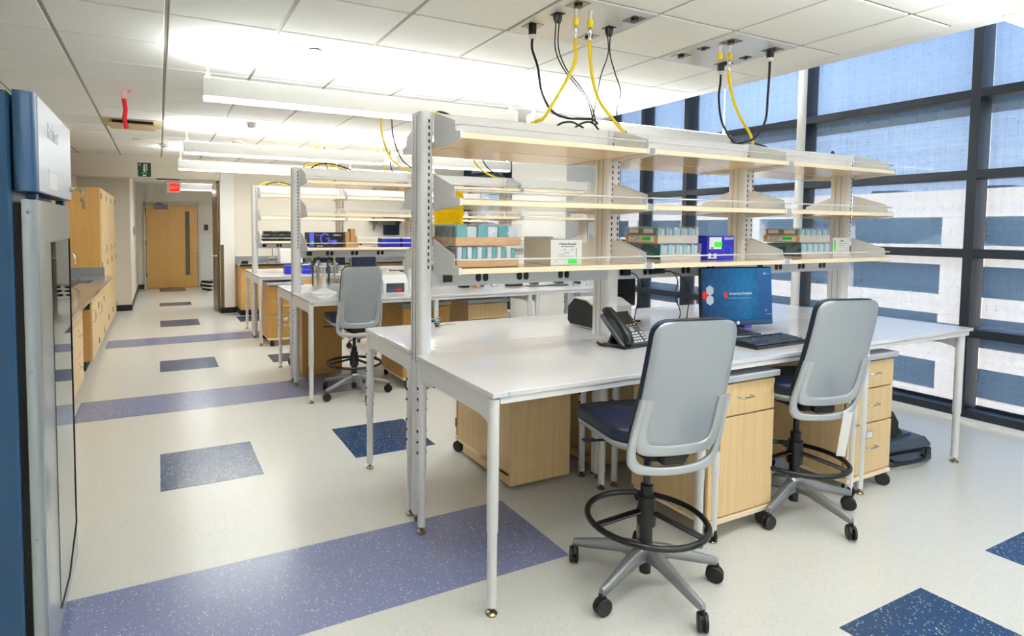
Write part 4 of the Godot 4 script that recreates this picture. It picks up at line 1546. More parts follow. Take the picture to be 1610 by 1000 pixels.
func near_shelf_goods() -> void:
	wrapped_tray("lower shrink-wrapped cardboard tray with teal packs at the left end of the nearest low shelf", Vector3(1.283, SH, -2.46), 0.0, 0.35, 0.24, 0.044, 0.056, 12, "cardboard", "pack_pale", "teal", "carton_grey", 31)
	wrapped_tray("upper shrink-wrapped cardboard tray with three teal packs, topmost at the left end", Vector3(1.285, SH + 0.106, -2.475), 0.03, 0.38, 0.25, 0.042, 0.058, 6, "cardboard", "teal", "pack_pale", "teal_dark", 32)
	# yellow bag on the far side
	var t := thing("plastic_bag", "crumpled bright yellow plastic bag behind the upper teal tray", "bag", Vector3(1.575, 1.55, -3.125))
	var st := S()
	crinkle(st, Vector3(-0.085, 0, -0.02), Vector3(0.085, 0.225, 0.022), 0.004, 41, 9, 9, 3)
	mk("bag", st, M.yellow_bag, t)
	st = S()
	box(st, Vector3(-0.08, 0.205, -0.03), Vector3(0.08, 0.235, 0.03), 0.01)
	mk("folded_top", st, M.yellow_bag, t)
	# open white box
	t = thing("carton", "open white carton with black lettering and a green note, front of the low shelf", "carton", Vector3(1.845, SH, -2.475), -0.15)
	st = S()
	var w := 0.185
	var d := 0.32
	var h := 0.135
	box(st, Vector3(0, 0, -d), Vector3(w, 0.003, 0))
	box(st, Vector3(0, 0, -0.003), Vector3(w, h, 0), 0.0008)
	box(st, Vector3(0, 0, -d), Vector3(w, h + 0.012, -d + 0.003), 0.0008)
	box(st, Vector3(0, 0, -d), Vector3(0.003, h, 0), 0.0008)
	box(st, Vector3(w - 0.003, 0, -d), Vector3(w, h, 0), 0.0008)
	mk("box", st, M.white_plastic, t)
	letters("Fisherbrand", 0.013, M.ink, t, Vector3(0.1, 0.112, 0.0006), Basis(), "Droid Sans", true)
	print_lines(t, Vector3(0.03, 0, 0), Vector3.RIGHT, Vector3.UP, [[0.03, 0.098, 0.08, 0.003], [0.045, 0.082, 0.014, 0.003], [0.09, 0.082, 0.016, 0.003], [0.05, 0.066, 0.03, 0.003], [0.015, 0.056, 0.04, 0.0025], [0.015, 0.047, 0.09, 0.002], [0.12, 0.065, 0.004, 0.05], [0.0, 0.018, 0.006, 0.006]])
	note(t, Vector3(0.13, 0.02, 0.0012), Vector3(0.052, 0.02, 0.001), "green_note")
	# two trays stacked, middle bay
	var left := Vector3(0, 0, -1)
	for q in [[Vector3(2.72, SH, -2.56), "lower shrink-wrapped tray of pale blue packs in the middle bay", "teal_dark", 0.045, 0.056, 51, 0.27], [Vector3(2.7, SH + 0.108, -2.565), "upper tray of pale blue packs in the middle bay, green note on brown end", "carton_grey", 0.05, 0.045, 52, 0.28],
			[Vector3(4.075, SH, -2.56), "lower shrink-wrapped tray of pale packs in the right bay, beside a small white carton", "teal_dark", 0.045, 0.056, 53, 0.27], [Vector3(4.055, SH + 0.108, -2.565), "upper shrink-wrapped tray in the right bay, with a green note on its brown end", "carton_grey", 0.05, 0.045, 54, 0.28]]:
		t = wrapped_tray(q[1], q[0], -0.03, 0.33, q[6], q[3], q[4], 10, "cardboard_pale", "pale_blue", "pack_pale", q[2], q[5])
		if q[2] == "teal_dark":
			note(t, Vector3(-0.0025, 0.055, -0.13), Vector3(0.002, 0.09, 0.25), "teal_dark", "end_panel")
		else:
			note(t, Vector3(-0.0025, 0.026, -0.135), Vector3(0.002, 0.05, 0.27), "cardboard", "end_panel")
			note(t, Vector3(-0.0045, 0.026, -0.135), Vector3(0.001, 0.038, 0.22), "paper", "end_label")
			note(t, Vector3(-0.0058, 0.027, -0.09), Vector3(0.001, 0.022, 0.07), "green_note")
			note(t, Vector3(-0.0045, 0.075, -0.075), Vector3(0.001, 0.026, 0.08), "paper", "carton_label")
			note(t, Vector3(-0.0045, 0.075, -0.2), Vector3(0.001, 0.026, 0.08), "paper", "carton_label")
			print_lines(t, Vector3(-0.0052, 0.026, -0.235), -left, Vector3.UP, [[0.01, 0.012, 0.03, 0.005], [0.05, 0.01, 0.04, 0.003], [0.05, 0.0, 0.035, 0.003], [0.01, -0.01, 0.06, 0.003]])
	# blue carton
	t = thing("carton", "blue and violet carton with white lettering and a green note beside the middle trays", "carton", Vector3(3.1, SH, -2.545))
	st = S()
	box(st, Vector3(0, 0, -0.13), Vector3(0.25, 0.155, 0), 0.001)
	mk("box", st, M.violet_box, t)
	st = S()
	box(st, Vector3(0.249, 0.002, -0.128), Vector3(0.2515, 0.153, -0.002))
	mk("side_panel", st, M.cardboard_pale, t)
	note(t, Vector3(0.075, 0.108, 0.0008), Vector3(0.11, 0.075, 0.001), "paper", "pale_label")
	note(t, Vector3(0.1, 0.1, 0.0018), Vector3(0.07, 0.03, 0.001), "green_note")
	note(t, Vector3(0.045, 0.078, 0.0016), Vector3(0.03, 0.007, 0.0008), "ink", "barcode")
	note(t, Vector3(0.025, 0.03, 0.0008), Vector3(0.022, 0.028, 0.001), "paper", "white_print")
	note(t, Vector3(0.075, 0.03, 0.0008), Vector3(0.022, 0.028, 0.001), "paper", "white_print")
	note(t, Vector3(0.05, 0.014, 0.0008), Vector3(0.08, 0.007, 0.001), "paper", "white_print")
	letters("QIAGEN", 0.017, M.paper, t, Vector3(0.198, 0.138, 0.0006), Basis(), "Droid Sans", true)
	st = S()
	for k in 14:
		var a := TAU * k / 14.0
		cyl(st, Vector3(0.185 + cos(a) * 0.04, 0.062 + sin(a) * 0.03, 0), 0.004, 0.001, 8, 2)
	for k in 9:
		cyl(st, Vector3(0.14 + k * 0.0115, 0.02 + 0.008 * sin(k * 2.1), 0), 0.004, 0.001, 8, 2)
	mk("dot_pattern", st, M.violet, t)
	# small white carton at the right
	t = thing("carton", "small white carton with a green strip, last on the low shelf at the right", "carton", Vector3(4.46, SH, -2.575), -0.02)
	st = S()
	box(st, Vector3(0, 0, -0.12), Vector3(0.2, 0.14, 0), 0.001)
	mk("box", st, M.white_plastic, t)
	note(t, Vector3(0.02, 0.08, 0.0008), Vector3(0.018, 0.08, 0.001), "green_note")
	letters("Fisher", 0.012, M.ink, t, Vector3(0.1, 0.118, 0.0006), Basis(), "Droid Sans", true)
	print_lines(t, Vector3(0.05, 0, 0), Vector3.RIGHT, Vector3.UP, [[0.01, 0.1, 0.1, 0.003], [0.01, 0.085, 0.08, 0.003], [0.01, 0.07, 0.09, 0.002], [0.01, 0.045, 0.1, 0.002], [0.125, 0.07, 0.004, 0.06]])

# ------------------------------------------------------------------ things on the nearest bench
func cord(called: String, label: String, cat: String, pts: Array, r: float, m: String, group := "") -> Node3D:
	var o: Vector3 = pts[-1]
	var q := []
	for p in pts:
		q.append(p - o)
	var t := thing(called, label, cat, o, 0.0, group)
	var st := S()
	tube(st, smooth_path(q, 7), r, 8)
	mk("cable", st, M[m], t)
	return t

func desk_goods() -> void:
	var T := 0.9142
	# desktop monitor
	var t := thing("monitor", "desktop monitor showing a blue hospital desktop, behind the keyboard", "monitor", Vector3(3.25, T, -2.43), -0.19)
	var tilt := Basis(Vector3.RIGHT, -0.07)
	var st := S()
	box(st, Vector3(-0.265, 0.05, -0.018), Vector3(0.265, 0.415, 0.012), 0.006)
	var o := mk("housing", st, M.black, t)
	o.basis = tilt
	var quad := SurfaceTool.new()
	quad.begin(Mesh.PRIMITIVE_TRIANGLES)
	var q := [Vector3(-0.26, 0.085, 0.0135), Vector3(-0.26, 0.408, 0.0135), Vector3(0.26, 0.408, 0.0135), Vector3(0.26, 0.085, 0.0135)]
	var uv := [Vector2(0, 1), Vector2(0, 0), Vector2(1, 0), Vector2(1, 1)]
	for i in [0, 1, 2, 0, 2, 3]:
		quad.set_uv(uv[i])
		quad.set_normal(Vector3(0, 0, 1))
		quad.add_vertex(q[i])
	var scr := MeshInstance3D.new()
	scr.mesh = quad.commit()
	scr.mesh.surface_set_material(0, M.screen_glow)
	scr.name = "screen"
	scr.basis = tilt
	t.add_child(scr)
	st = S()
	box(st, Vector3(-0.262, 0.054, 0.012), Vector3(0.262, 0.082, 0.0145), 0.001)
	o = mk("lower_bezel", st, M.fridge_blue, t)
	o.basis = tilt
	st = S()
	cyl(st, Vector3(0, 0.068, 0.0145), 0.011, 0.001, 20, 2)
	o = mk("badge", st, M.paper, t)
	o.basis = tilt
	# desktop artwork: hexagons, shield, words
	for h in [[-0.205, 0.272, 0.03, "fridge_white"], [-0.205, 0.214, 0.03, "fridge_white"], [-0.246, 0.243, 0.026, "red"]]:
		var pg := PackedVector2Array()
		for k in 6:
			pg.append(Vector2(h[0] + cos(TAU * (k + 0.5) / 6) * h[2], h[1] + sin(TAU * (k + 0.5) / 6) * h[2] * 1.1))
		st = S()
		if h[3] == "red":
			for k in pg.size():
				pg[k].x = maxf(pg[k].x, -0.26)
		extrude(st, pg, 2, 0.0137, 0.0142)
		o = mk("screen_icon", st, M[h[3]], t)
		o.basis = tilt
	st = S()
	extrude(st, PackedVector2Array([Vector2(-0.098, 0.262), Vector2(-0.074, 0.262), Vector2(-0.074, 0.235), Vector2(-0.086, 0.218), Vector2(-0.098, 0.235)]), 2, 0.0137, 0.0142)
	o = mk("screen_shield", st, M.red, t)
	o.basis = tilt
	o = letters("University Hospitals", 0.0145, M.paper, t, tilt * Vector3(0.022, 0.25, 0.0142), tilt)
	st = S()
	for z in [[-0.06, 0.222, 0.17], [0.223, 0.37, 0.03], [0.215, 0.145, 0.022], [0.213, 0.136, 0.018], [0.225, 0.115, 0.05]]:
		cbox(st, Vector3(z[0] + z[2] / 2 - 0.01, z[1], 0.0139), Vector3(z[2], 0.002, 0.0004))
	cyl(st, Vector3(0.205, 0.372, 0.0137), 0.007, 0.0004, 12, 2)
	o = mk("screen_text", st, M.pale_blue, t)
	o.basis = tilt
	st = S()
	box(st, Vector3(-0.035, 0.008, -0.06), Vector3(0.035, 0.2, -0.025), 0.004)
	mk("neck", st, M.black, t)
	st = S()
	box(st, Vector3(-0.11, 0, -0.12), Vector3(0.11, 0.012, 0.08), 0.004)
	mk("base", st, M.black, t)
	var l := AreaLight3D.new()
	l.name = "screen_light"
	l.area_size = Vector2(0.5, 0.3)
	l.area_normalize_energy = true
	l.light_color = Color(0.35, 0.6, 1.0)
	l.light_energy = 0.006
	l.position = Vector3(0, 0.25, 0.03)
	l.rotation.y = PI
	l.shadow_enabled = true
	t.add_child(l)
	# keyboard
	t = thing("keyboard", "black keyboard in front of the desktop monitor", "keyboard", Vector3(3.13, T, -2.13), 0.02)
	st = S()
	extrude(st, PackedVector2Array([Vector2(-0.085, 0), Vector2(0.085, 0), Vector2(0.088, 0.01), Vector2(0.084, 0.016), Vector2(-0.082, 0.03), Vector2(-0.088, 0.024)]), 0, -0.235, 0.235)
	mk("tray", st, M.black, t)
	st = S()
	for r in 6:
		var z := -0.066 + 0.026 * r - (0.006 if r == 0 else 0.0)
		var y := 0.0285 - 0.0142 * (z + 0.082) / 0.166
		var x := -0.222
		var k := 0
		while x < 0.222:
			var kw := 0.019
			if r == 5 and k == 3:
				kw = 0.11
			if k == 15 or (absf(x - 0.075) < 0.009):
				x += 0.008
			if x + kw > 0.226:
				break
			cbox(st, Vector3(x + kw / 2, y + 0.005, z), Vector3(kw - 0.004, 0.007, 0.02 - (0.006 if r == 0 else 0.0)), 0.002)
			x += kw
			k += 1
	mk("keys", st, M.case_grey, t).set_meta("kind", "stuff")
	# desk phone
	t = thing("desk_phone", "black desk phone with a dark display and grey keypad beside the shelf upright", "phone", Vector3(2.34, T, -2.445), 0.12)
	st = S()
	box(st, Vector3(-0.115, 0, -0.06), Vector3(0.12, 0.014, 0.1), 0.005)
	extrude(st, PackedVector2Array([Vector2(-0.07, 0), Vector2(-0.055, 0), Vector2(0.0, 0.11), Vector2(-0.02, 0.115)]), 0, -0.06, 0.07)
	mk("stand", st, M.black, t)
	var lean := Transform3D(Basis(Vector3.RIGHT, -0.8), Vector3(0, 0.014, 0.09))
	st = S()
	box(st, Vector3(-0.105, 0, -0.03), Vector3(0.115, 0.235, 0), 0.008)
	o = mk("body", st, M.case_grey, t)
	o.transform = lean
	st = S()
	box(st, Vector3(-0.045, 0.125, 0), Vector3(0.108, 0.228, 0.004), 0.002)
	o = mk("display", st, M.black, t)
	o.transform = lean
	st = S()
	box(st, Vector3(-0.045, 0.112, 0), Vector3(0.112, 0.122, 0.004), 0.002)
	cyl(st, Vector3(0.035, 0.1, 0), 0.016, 0.006, 20, 2, 0.002)
	o = mk("silver_strip", st, M.chrome, t)
	o.transform = lean
	st = S()
	for r in 4:
		for k in 3:
			cbox(st, Vector3(0.0 + 0.026 * k, 0.075 - 0.018 * r, 0.002), Vector3(0.018, 0.011, 0.006), 0.002)
		cbox(st, Vector3(-0.026, 0.075 - 0.018 * r, 0.002), Vector3(0.014, 0.01, 0.006), 0.002)
		cbox(st, Vector3(0.09, 0.075 - 0.018 * r, 0.002), Vector3(0.016, 0.01, 0.006), 0.002)
	for k in 5:
		cbox(st, Vector3(-0.035, 0.143 + 0.016 * k, 0.004), Vector3(0.01, 0.004, 0.003))
		cbox(st, Vector3(0.099, 0.143 + 0.016 * k, 0.004), Vector3(0.01, 0.004, 0.003))
		if k < 4:
			cbox(st, Vector3(-0.01 + 0.029 * k, 0.131, 0.004), Vector3(0.016, 0.005, 0.003))
	o = mk("keypad", st, M.white_plastic, t)
	o.set_meta("kind", "stuff")
	o.transform = lean
	st = S()
	loft(st, [ring_at(-0.078, 0.0, 0.018, 0.021, 0.016), ring_at(-0.078, 0.012, 0.024, 0.026, 0.026), ring_at(-0.078, 0.05, 0.036, 0.024, 0.022), ring_at(-0.078, 0.1, 0.044, 0.02, 0.016), ring_at(-0.078, 0.15, 0.044, 0.02, 0.016), ring_at(-0.078, 0.2, 0.034, 0.025, 0.022), ring_at(-0.078, 0.235, 0.024, 0.026, 0.026), ring_at(-0.078, 0.248, 0.018, 0.02, 0.016)], false)
	o = mk("handset", st, M.black, t)
	o.transform = lean
	st = S()
	cbox(st, Vector3(-0.055, 0.245, -0.015), Vector3(0.014, 0.04, 0.012), 0.004)
	cyl(st, Vector3(-0.055, 0.262, -0.022), 0.011, 0.014, 14, 2, 0.003)
	o = mk("message_lamp", st, M.chrome, t)
	o.transform = lean
	st = S()
	var p := []
	for i in 120:
		var f := i / 119.0
		var a := f * TAU * 24.0
		var c := Vector3(-0.09, 0.012, 0.06).lerp(Vector3(-0.13, 0.012, -0.08), f)
		c.x -= sin(f * PI) * 0.05
		p.append(c + Vector3(cos(a) * 0.006, sin(a) * 0.006 + 0.002, 0))
	tube(st, p, 0.003, 5)
	mk("coiled_cord", st, M.black, t)
	# yellow note behind the phone
	st = S()
	cbox(st, Vector3(0, 0.008, 0), Vector3(0.075, 0.014, 0.075), 0.001)
	o = mk("sticky_note", st, M.yellow_hose, self, Vector3(2.52, T, -2.47))
	o.rotation.y = 0.3
	tag(o, "pad of yellow sticky notes behind the phone display", "note pad")
	# black instrument and far monitor on the other side of the uprights
	t = thing("bench_instrument", "black-sided white instrument with cut corners left of the shelf upright", "instrument", Vector3(2.49, T, -3.0))
	st = S()
	extrude(st, PackedVector2Array([Vector2(-0.14, 0.03), Vector2(-0.11, 0.005), Vector2(0.14, 0.005), Vector2(0.14, 0.15), Vector2(0.05, 0.19), Vector2(-0.07, 0.195), Vector2(-0.14, 0.13)]), 0, 0.0, 0.3)
	mk("housing", st, M.white_plastic, t)
	st = S()
	extrude(st, PackedVector2Array([Vector2(-0.132, 0.034), Vector2(-0.105, 0.014), Vector2(0.132, 0.014), Vector2(0.132, 0.143), Vector2(0.05, 0.18), Vector2(-0.067, 0.186), Vector2(-0.132, 0.127)]), 0, -0.004, 0.001)
	mk("side_panel", st, M.black_matt, t)
	t = computer("dark navy monitor turned to the far side, seen behind the phone", Vector3(2.93, T, -3.15), PI - 0.1, 0.3, 0.3)
	# tube clamp
	t = thing("tube_rack", "small tangle of blue and yellow tube clips left on the far bench end", "tube rack", Vector3(1.63, T, -3.42), 0.4)
	var cols := ["car_blue", "pale_blue", "yellow_hose", "case_grey", "car_blue", "chrome"]
	var rng := RandomNumberGenerator.new()
	rng.seed = 3
	for k in 12:
		st = S()
		var b := Vector3(rng.randf_range(-0.04, 0.04), 0.006 + 0.01 * (k / 2), rng.randf_range(-0.03, 0.03))
		cbox(st, b, Vector3(rng.randf_range(0.012, 0.04), 0.012, rng.randf_range(0.012, 0.03)), 0.003)
		mk("clip", st, M[cols[k % 6]], t)
	st = S()
	tube(st, [Vector3(0.03, 0.004, 0), Vector3(0.1, 0.004, -0.01), Vector3(0.17, 0.004, 0.0)], 0.003, 6)
	tube(st, [Vector3(0.03, 0.004, 0.01), Vector3(0.09, 0.004, 0.02), Vector3(0.15, 0.004, 0.05)], 0.003, 6)
	mk("wire", st, M.steel, t)
	# violet box behind the monitor
	st = S()
	box(st, Vector3(-0.04, 0, -0.05), Vector3(0.04, 0.09, 0.05), 0.003)
	tag(mk("cryo_box", st, M.violet, self, Vector3(3.52, T, -2.6)), "small violet box behind the foot of the desktop monitor", "box")
	# cords from the raceway
	var zr := -2.672
	t = cord("power_cord", "black cord plugged in at the raceway, the nearer of the pair behind the phone", "cord", [Vector3(2.79, 1.302, zr + 0.03), Vector3(2.84, 1.3, -2.58), Vector3(2.87, 1.24, -2.56), Vector3(2.85, 1.16, -2.56), Vector3(2.9, 1.04, -2.56), Vector3(2.86, 0.96, -2.58), Vector3(2.84, T + 0.004, -2.6)], 0.0035, "black")
	note(t, Vector3(2.76, 1.302, zr + 0.02) - t.position, Vector3(0.05, 0.032, 0.034), "black", "plug")
	t = cord("power_cord", "black cord plugged in at the raceway, the farther of the pair behind the phone", "cord", [Vector3(2.8, 1.302, zr + 0.03), Vector3(2.88, 1.29, -2.58), Vector3(2.95, 1.22, -2.55), Vector3(2.96, 1.12, -2.55), Vector3(2.96, 1.0, -2.56), Vector3(3.02, T + 0.004, -2.56), Vector3(3.1, T + 0.03, -2.55), Vector3(3.18, T + 0.004, -2.56)], 0.0035, "black")
	note(t, Vector3(2.82, 1.302, zr + 0.02) - t.position, Vector3(0.04, 0.03, 0.034), "black", "plug")
	t = cord("power_cord", "short black cord hanging from the data socket beside the upright", "cord", [Vector3(2.56, 1.3, zr + 0.02), Vector3(2.6, 1.28, -2.63), Vector3(2.625, 1.2, -2.63), Vector3(2.62, 1.1, -2.64), Vector3(2.6, T + 0.005, -2.66)], 0.0035, "black")
	note(t, Vector3(2.545, 1.3, zr + 0.014) - t.position, Vector3(0.05, 0.036, 0.024), "black", "plug")
	# tool case and cloth on the floor
	t = thing("tool_case", "dark grey ribbed plastic tool case on the floor by the right bench leg", "tool case", Vector3(4.52, 0, -2.24), -0.12)
	st = S()
	box(st, Vector3(-0.32, 0, -0.2), Vector3(0.22, 0.075, 0.2), 0.02)
	mk("lower_shell", st, M.case_grey, t)
	st = S()
	box(st, Vector3(-0.32, 0.08, -0.2), Vector3(0.22, 0.165, 0.2), 0.035)
	var up := mk("lid", st, M.case_grey, t)
	for k in 4:
		st = S()
		box(st, Vector3(-0.27, 0.16, -0.15 + 0.075 * k), Vector3(0.13, 0.18, -0.112 + 0.075 * k), 0.005)
		mk("rib", st, M.case_grey, up)
	st = S()
	tube(st, smooth_path([Vector3(-0.2, 0.06, 0.2), Vector3(-0.18, 0.055, 0.235), Vector3(-0.05, 0.05, 0.245), Vector3(0.08, 0.055, 0.235), Vector3(0.1, 0.06, 0.2)], 5), 0.01, 8)
	mk("handle", st, M.black, t)
	for x in [-0.25, 0.16]:
		st = S()
		cbox(st, Vector3(x, 0.08, 0.202), Vector3(0.045, 0.055, 0.014), 0.003)
		mk("latch", st, M.black, t)
	st = S()
	loft(st, [ring_at2(0.0, 0.11), ring_at2(0.05, 0.1), ring_at2(0.1, 0.08), ring_at2(0.15, 0.045), ring_at2(0.18, 0.015)], false)
	o = mk("cloth_bag", st, M.black_matt, self, Vector3(4.5, 0.166, -2.22))
	tag(o, "crumpled black cloth bag lying on the tool case", "bag")

func ring_at(x: float, y: float, z: float, hw: float, hd: float) -> Array:
	var r := []
	for p in rrect(hw * 2, hd * 2, minf(hw, hd) * 0.8, 4):
		r.append(Vector3(x + p.x, y, z + p.y))
	return r

func ring_at2(y: float, rad: float) -> Array:
	var r := []
	for k in 20:
		var a := TAU * k / 20.0
		var q := rad * (1.0 + 0.22 * sin(a * 3.0 + y * 30.0) + 0.1 * sin(a * 7.0 + y * 12.0))
		r.append(Vector3(cos(a) * q, y, sin(a) * q))
	return r

# ------------------------------------------------------------------ second and third rows
func cryo(label: String, at: Vector3, n: int, w: float, d: float, h: float, turn := 0.0) -> void:
	for k in n:
		var t := thing("storage_box", label if n == 1 else label + [", lower of the two", ", upper of the two"][k], "box", at + Vector3(0, k * (h + 0.012), 0), turn, "violet storage boxes")
		var st := S()
		box(st, Vector3(-w / 2, 0, -d / 2), Vector3(w / 2, h, d / 2), 0.003)
		mk("base", st, M.violet_box, t)
		st = S()
		box(st, Vector3(-w / 2 - 0.001, h, -d / 2 - 0.001), Vector3(w / 2 + 0.001, h + 0.011, d / 2 + 0.001), 0.003)
		mk("lid", st, M.violet if k % 2 == 0 else M.white_plastic, t)

func far_goods() -> void:
	var T := 0.9142
	# pipette carousel on the second-row bench
	var t := thing("pipette_stand", "white pipette carousel holding pipettes on the second-row bench", "pipette stand", Vector3(1.45, T, -5.6))
	var st := S()
	lathe(st, [Vector2(0, 0), Vector2(0.13, 0), Vector2(0.13, 0.008), Vector2(0.07, 0.03), Vector2(0.03, 0.05), Vector2(0.022, 0.1), Vector2(0.022, 0.27), Vector2(0.03, 0.28), Vector2(0.03, 0.3), Vector2(0, 0.3)], Vector3.ZERO, 24)
	mk("stand", st, M.white_plastic, t)
	st = S()
	lathe(st, [Vector2(0.02, 0.262), Vector2(0.1, 0.262), Vector2(0.102, 0.272), Vector2(0.02, 0.276)], Vector3.ZERO, 24)
	mk("holder_disc", st, M.white_plastic, t)
	for k in 6:
		var a := TAU * (k + 0.3) / 6.0
		var pp := thing("pipette", "slim pipette hanging at the %s of the white carousel" % ["right", "front right", "front left", "left", "back left", "back right"][k], "pipette", Vector3(1.45 + cos(a) * 0.105, T, -5.6 + sin(a) * 0.105), -a, "pipettes on the carousel")
		st = S()
		lathe(st, [Vector2(0, 0.07), Vector2(0.003, 0.07), Vector2(0.006, 0.14), Vector2(0.009, 0.19), Vector2(0.012, 0.2), Vector2(0.016, 0.26), Vector2(0.017, 0.31), Vector2(0.011, 0.325), Vector2(0, 0.325)], Vector3.ZERO, 14)
		mk("body", st, M.alu if k % 2 == 0 else M.case_grey, pp)
		st = S()
		cyl(st, Vector3(0, 0.325, 0), 0.006, 0.018, 10)
		cyl(st, Vector3(0, 0.343, 0), 0.011, 0.012, 12, 1, 0.002)
		mk("plunger", st, M.black if k % 3 else M.yellow_hose, pp)
		st = S()
		cbox(st, Vector3(0.02, 0.29, 0), Vector3(0.03, 0.02, 0.012), 0.004)
		mk("finger_rest", st, M.white_plastic, pp)
	cryo("violet storage box behind the stool back on the second-row bench", Vector3(1.8, T, -5.25), 2, 0.13, 0.13, 0.06)
	cryo("violet storage box on the third-row bench beside the shelf upright", Vector3(1.86, T, -8.1), 2, 0.13, 0.13, 0.055)
	cryo("single violet storage box on the third-row bench, left of the upright", Vector3(1.62, T, -8.15), 1, 0.12, 0.13, 0.11)
	t = thing("bench_instrument", "white instrument with a dark front panel right of the single stool back", "instrument", Vector3(2.14, T, -5.5))
	st = S()
	extrude(st, PackedVector2Array([Vector2(-0.16, 0), Vector2(0.16, 0), Vector2(0.16, 0.1), Vector2(0.1, 0.18), Vector2(-0.1, 0.2), Vector2(-0.16, 0.17)]), 0, -0.16, 0.1)
	mk("housing", st, M.white_plastic, t)
	st = S()
	box(st, Vector3(-0.13, 0.01, 0.158), Vector3(0.06, 0.1, 0.166), 0.003)
	mk("dark_front", st, M.case_grey, t)
	st = S()
	box(st, Vector3(-0.03, 0.02, 0.165), Vector3(0.03, 0.045, 0.168))
	mk("red_label", st, M.red, t)
	t = thing("lidded_pot", "white round-lidded pot behind the single stool back", "pot", Vector3(1.82, T, -5.55))
	st = S()
	lathe(st, [Vector2(0, 0), Vector2(0.12, 0), Vector2(0.13, 0.1), Vector2(0, 0.1)], Vector3.ZERO, 24)
	mk("pot", st, M.white_plastic, t)
	st = S()
	lathe(st, [Vector2(0, 0.1), Vector2(0.135, 0.1), Vector2(0.13, 0.13), Vector2(0.08, 0.16), Vector2(0, 0.17)], Vector3.ZERO, 24)
	mk("lid", st, M.white_plastic, t)
	t = thing("flat_carton", "flat brown carton lying on the far edge of the second-row bench", "carton", Vector3(2.35, T, -6.25), 0.05)
	st = S()
	box(st, Vector3(-0.28, 0, -0.16), Vector3(0.28, 0.055, 0.16), 0.002)
	mk("box", st, M.cardboard_pale, t)
	note(t, Vector3(0.05, 0.03, 0.161), Vector3(0.3, 0.02, 0.002), "violet", "strip")
	# small clutter along the middle of the second-row bench, right part
	var things := [[3.0, "black", 0.1, 0.03], [3.12, "brown_rack", 0.06, 0.05], [3.22, "case_grey", 0.08, 0.03], [3.4, "white_plastic", 0.07, 0.05], [3.62, "black", 0.2, 0.02], [3.95, "case_grey", 0.06, 0.04], [4.3, "car_blue", 0.1, 0.02], [4.52, "black", 0.05, 0.02]]
	var lab := ["small black box", "small brown rack", "small grey clip box", "small white pot", "flat black tray", "small grey adapter", "small blue pad", "small black remote"]
	for i in things.size():
		var q = things[i]
		t = thing("desk_item", lab[i] + " in the row of small things on the second-row bench", "box", Vector3(q[0], T, -5.58 + 0.05 * sin(i * 2.0)), 0.3 * sin(i * 1.7), "small things on the second-row bench")
		st = S()
		box(st, Vector3(-q[2] / 2, 0, -0.05), Vector3(q[2] / 2, q[3], 0.05), 0.006)
		mk("body", st, M[q[1]], t)
		st = S()
		box(st, Vector3(-q[2] / 2 + 0.01, q[3], -0.04), Vector3(q[2] / 2 - 0.01, q[3] + 0.005, 0.04), 0.002)
		mk("top_face", st, M.label_grey, t)
	t = cord("cable", "thin dark cable lying loosely on the second-row bench", "cable", [Vector3(3.7, T + 0.004, -5.45), Vector3(3.9, T + 0.004, -5.38), Vector3(4.1, T + 0.004, -5.45), Vector3(4.25, T + 0.004, -5.36), Vector3(4.1, T + 0.005, -5.3), Vector3(3.95, T + 0.004, -5.42)], 0.004, "black")
	t = thing("spray_bottle", "small bottle rack with a dark green top at the right end of the second-row bench", "bottle rack", Vector3(4.55, T, -5.3))
	for k in 3:
		st = S()
		lathe(st, [Vector2(0, 0), Vector2(0.022, 0), Vector2(0.022, 0.07), Vector2(0.009, 0.09), Vector2(0.009, 0.1), Vector2(0, 0.1)], Vector3(-0.06 + 0.055 * k, 0, 0), 14)
		mk("bottle", st, M.clear_plastic, t)
		st = S()
		cyl(st, Vector3(-0.06 + 0.055 * k, 0.1, 0), 0.014, 0.025, 12)
		mk("cap", st, M.teal_dark if k else M.yellow_hose, t)
	# second shelf unit
	t = thing("carton", "black carton with a violet letter G and white lettering on the second shelf unit", "carton", Vector3(1.29, SH, -5.5), 0.0)
	st = S()
	box(st, Vector3(0, 0, -0.2), Vector3(0.33, 0.145, 0), 0.002)
	mk("box", st, M.black, t)
	st = S()
	box(st, Vector3(0.0, 0.004, 0), Vector3(0.045, 0.14, 0.0012))
	mk("coloured_end", st, M.violet, t)
	note(t, Vector3(0.027, 0.045, 0.0018), Vector3(0.025, 0.03, 0.001), "green_note")
	st = S()
	var p := []
	for k in 15:
		var a := deg_to_rad(40.0 + 285.0 * k / 14.0)
		p.append(Vector3(0.15 + cos(a) * 0.042, 0.08 + sin(a) * 0.05, 0.001))
	p.append(Vector3(0.19, 0.088, 0.001))
	p.append(Vector3(0.16, 0.084, 0.001))
	sweep(st, p, 0.0015, 0.008, 6, false, Vector3(0, 0, 1))
	sweep(st, [Vector3(0.185, 0.07, 0.001), Vector3(0.23, 0.05, 0.001)], 0.0015, 0.008, 6, false, Vector3(0, 0, 1))
	cyl(st, Vector3(0.245, 0.05, 0), 0.025, 0.0016, 20, 2)
	mk("printed_mark", st, M.violet, t)
	letters("VIAFLO", 0.017, M.paper, t, Vector3(0.272, 0.118, 0.0008), Basis(), "Droid Sans", true)
	letters("X A N", 0.016, M.violet, t, Vector3(0.085, 0.118, 0.0008), Basis(), "Droid Sans", true)
	note(t, Vector3(0.1, 0.014, 0.0008), Vector3(0.06, 0.008, 0.001), "paper", "white_print")
	note(t, Vector3(0.2, 0.014, 0.0008), Vector3(0.07, 0.006, 0.001), "violet", "violet_print")
	t = thing("rack", "stepped pale brown rack of blocks beside the black carton", "rack", Vector3(1.66, SH, -5.55))
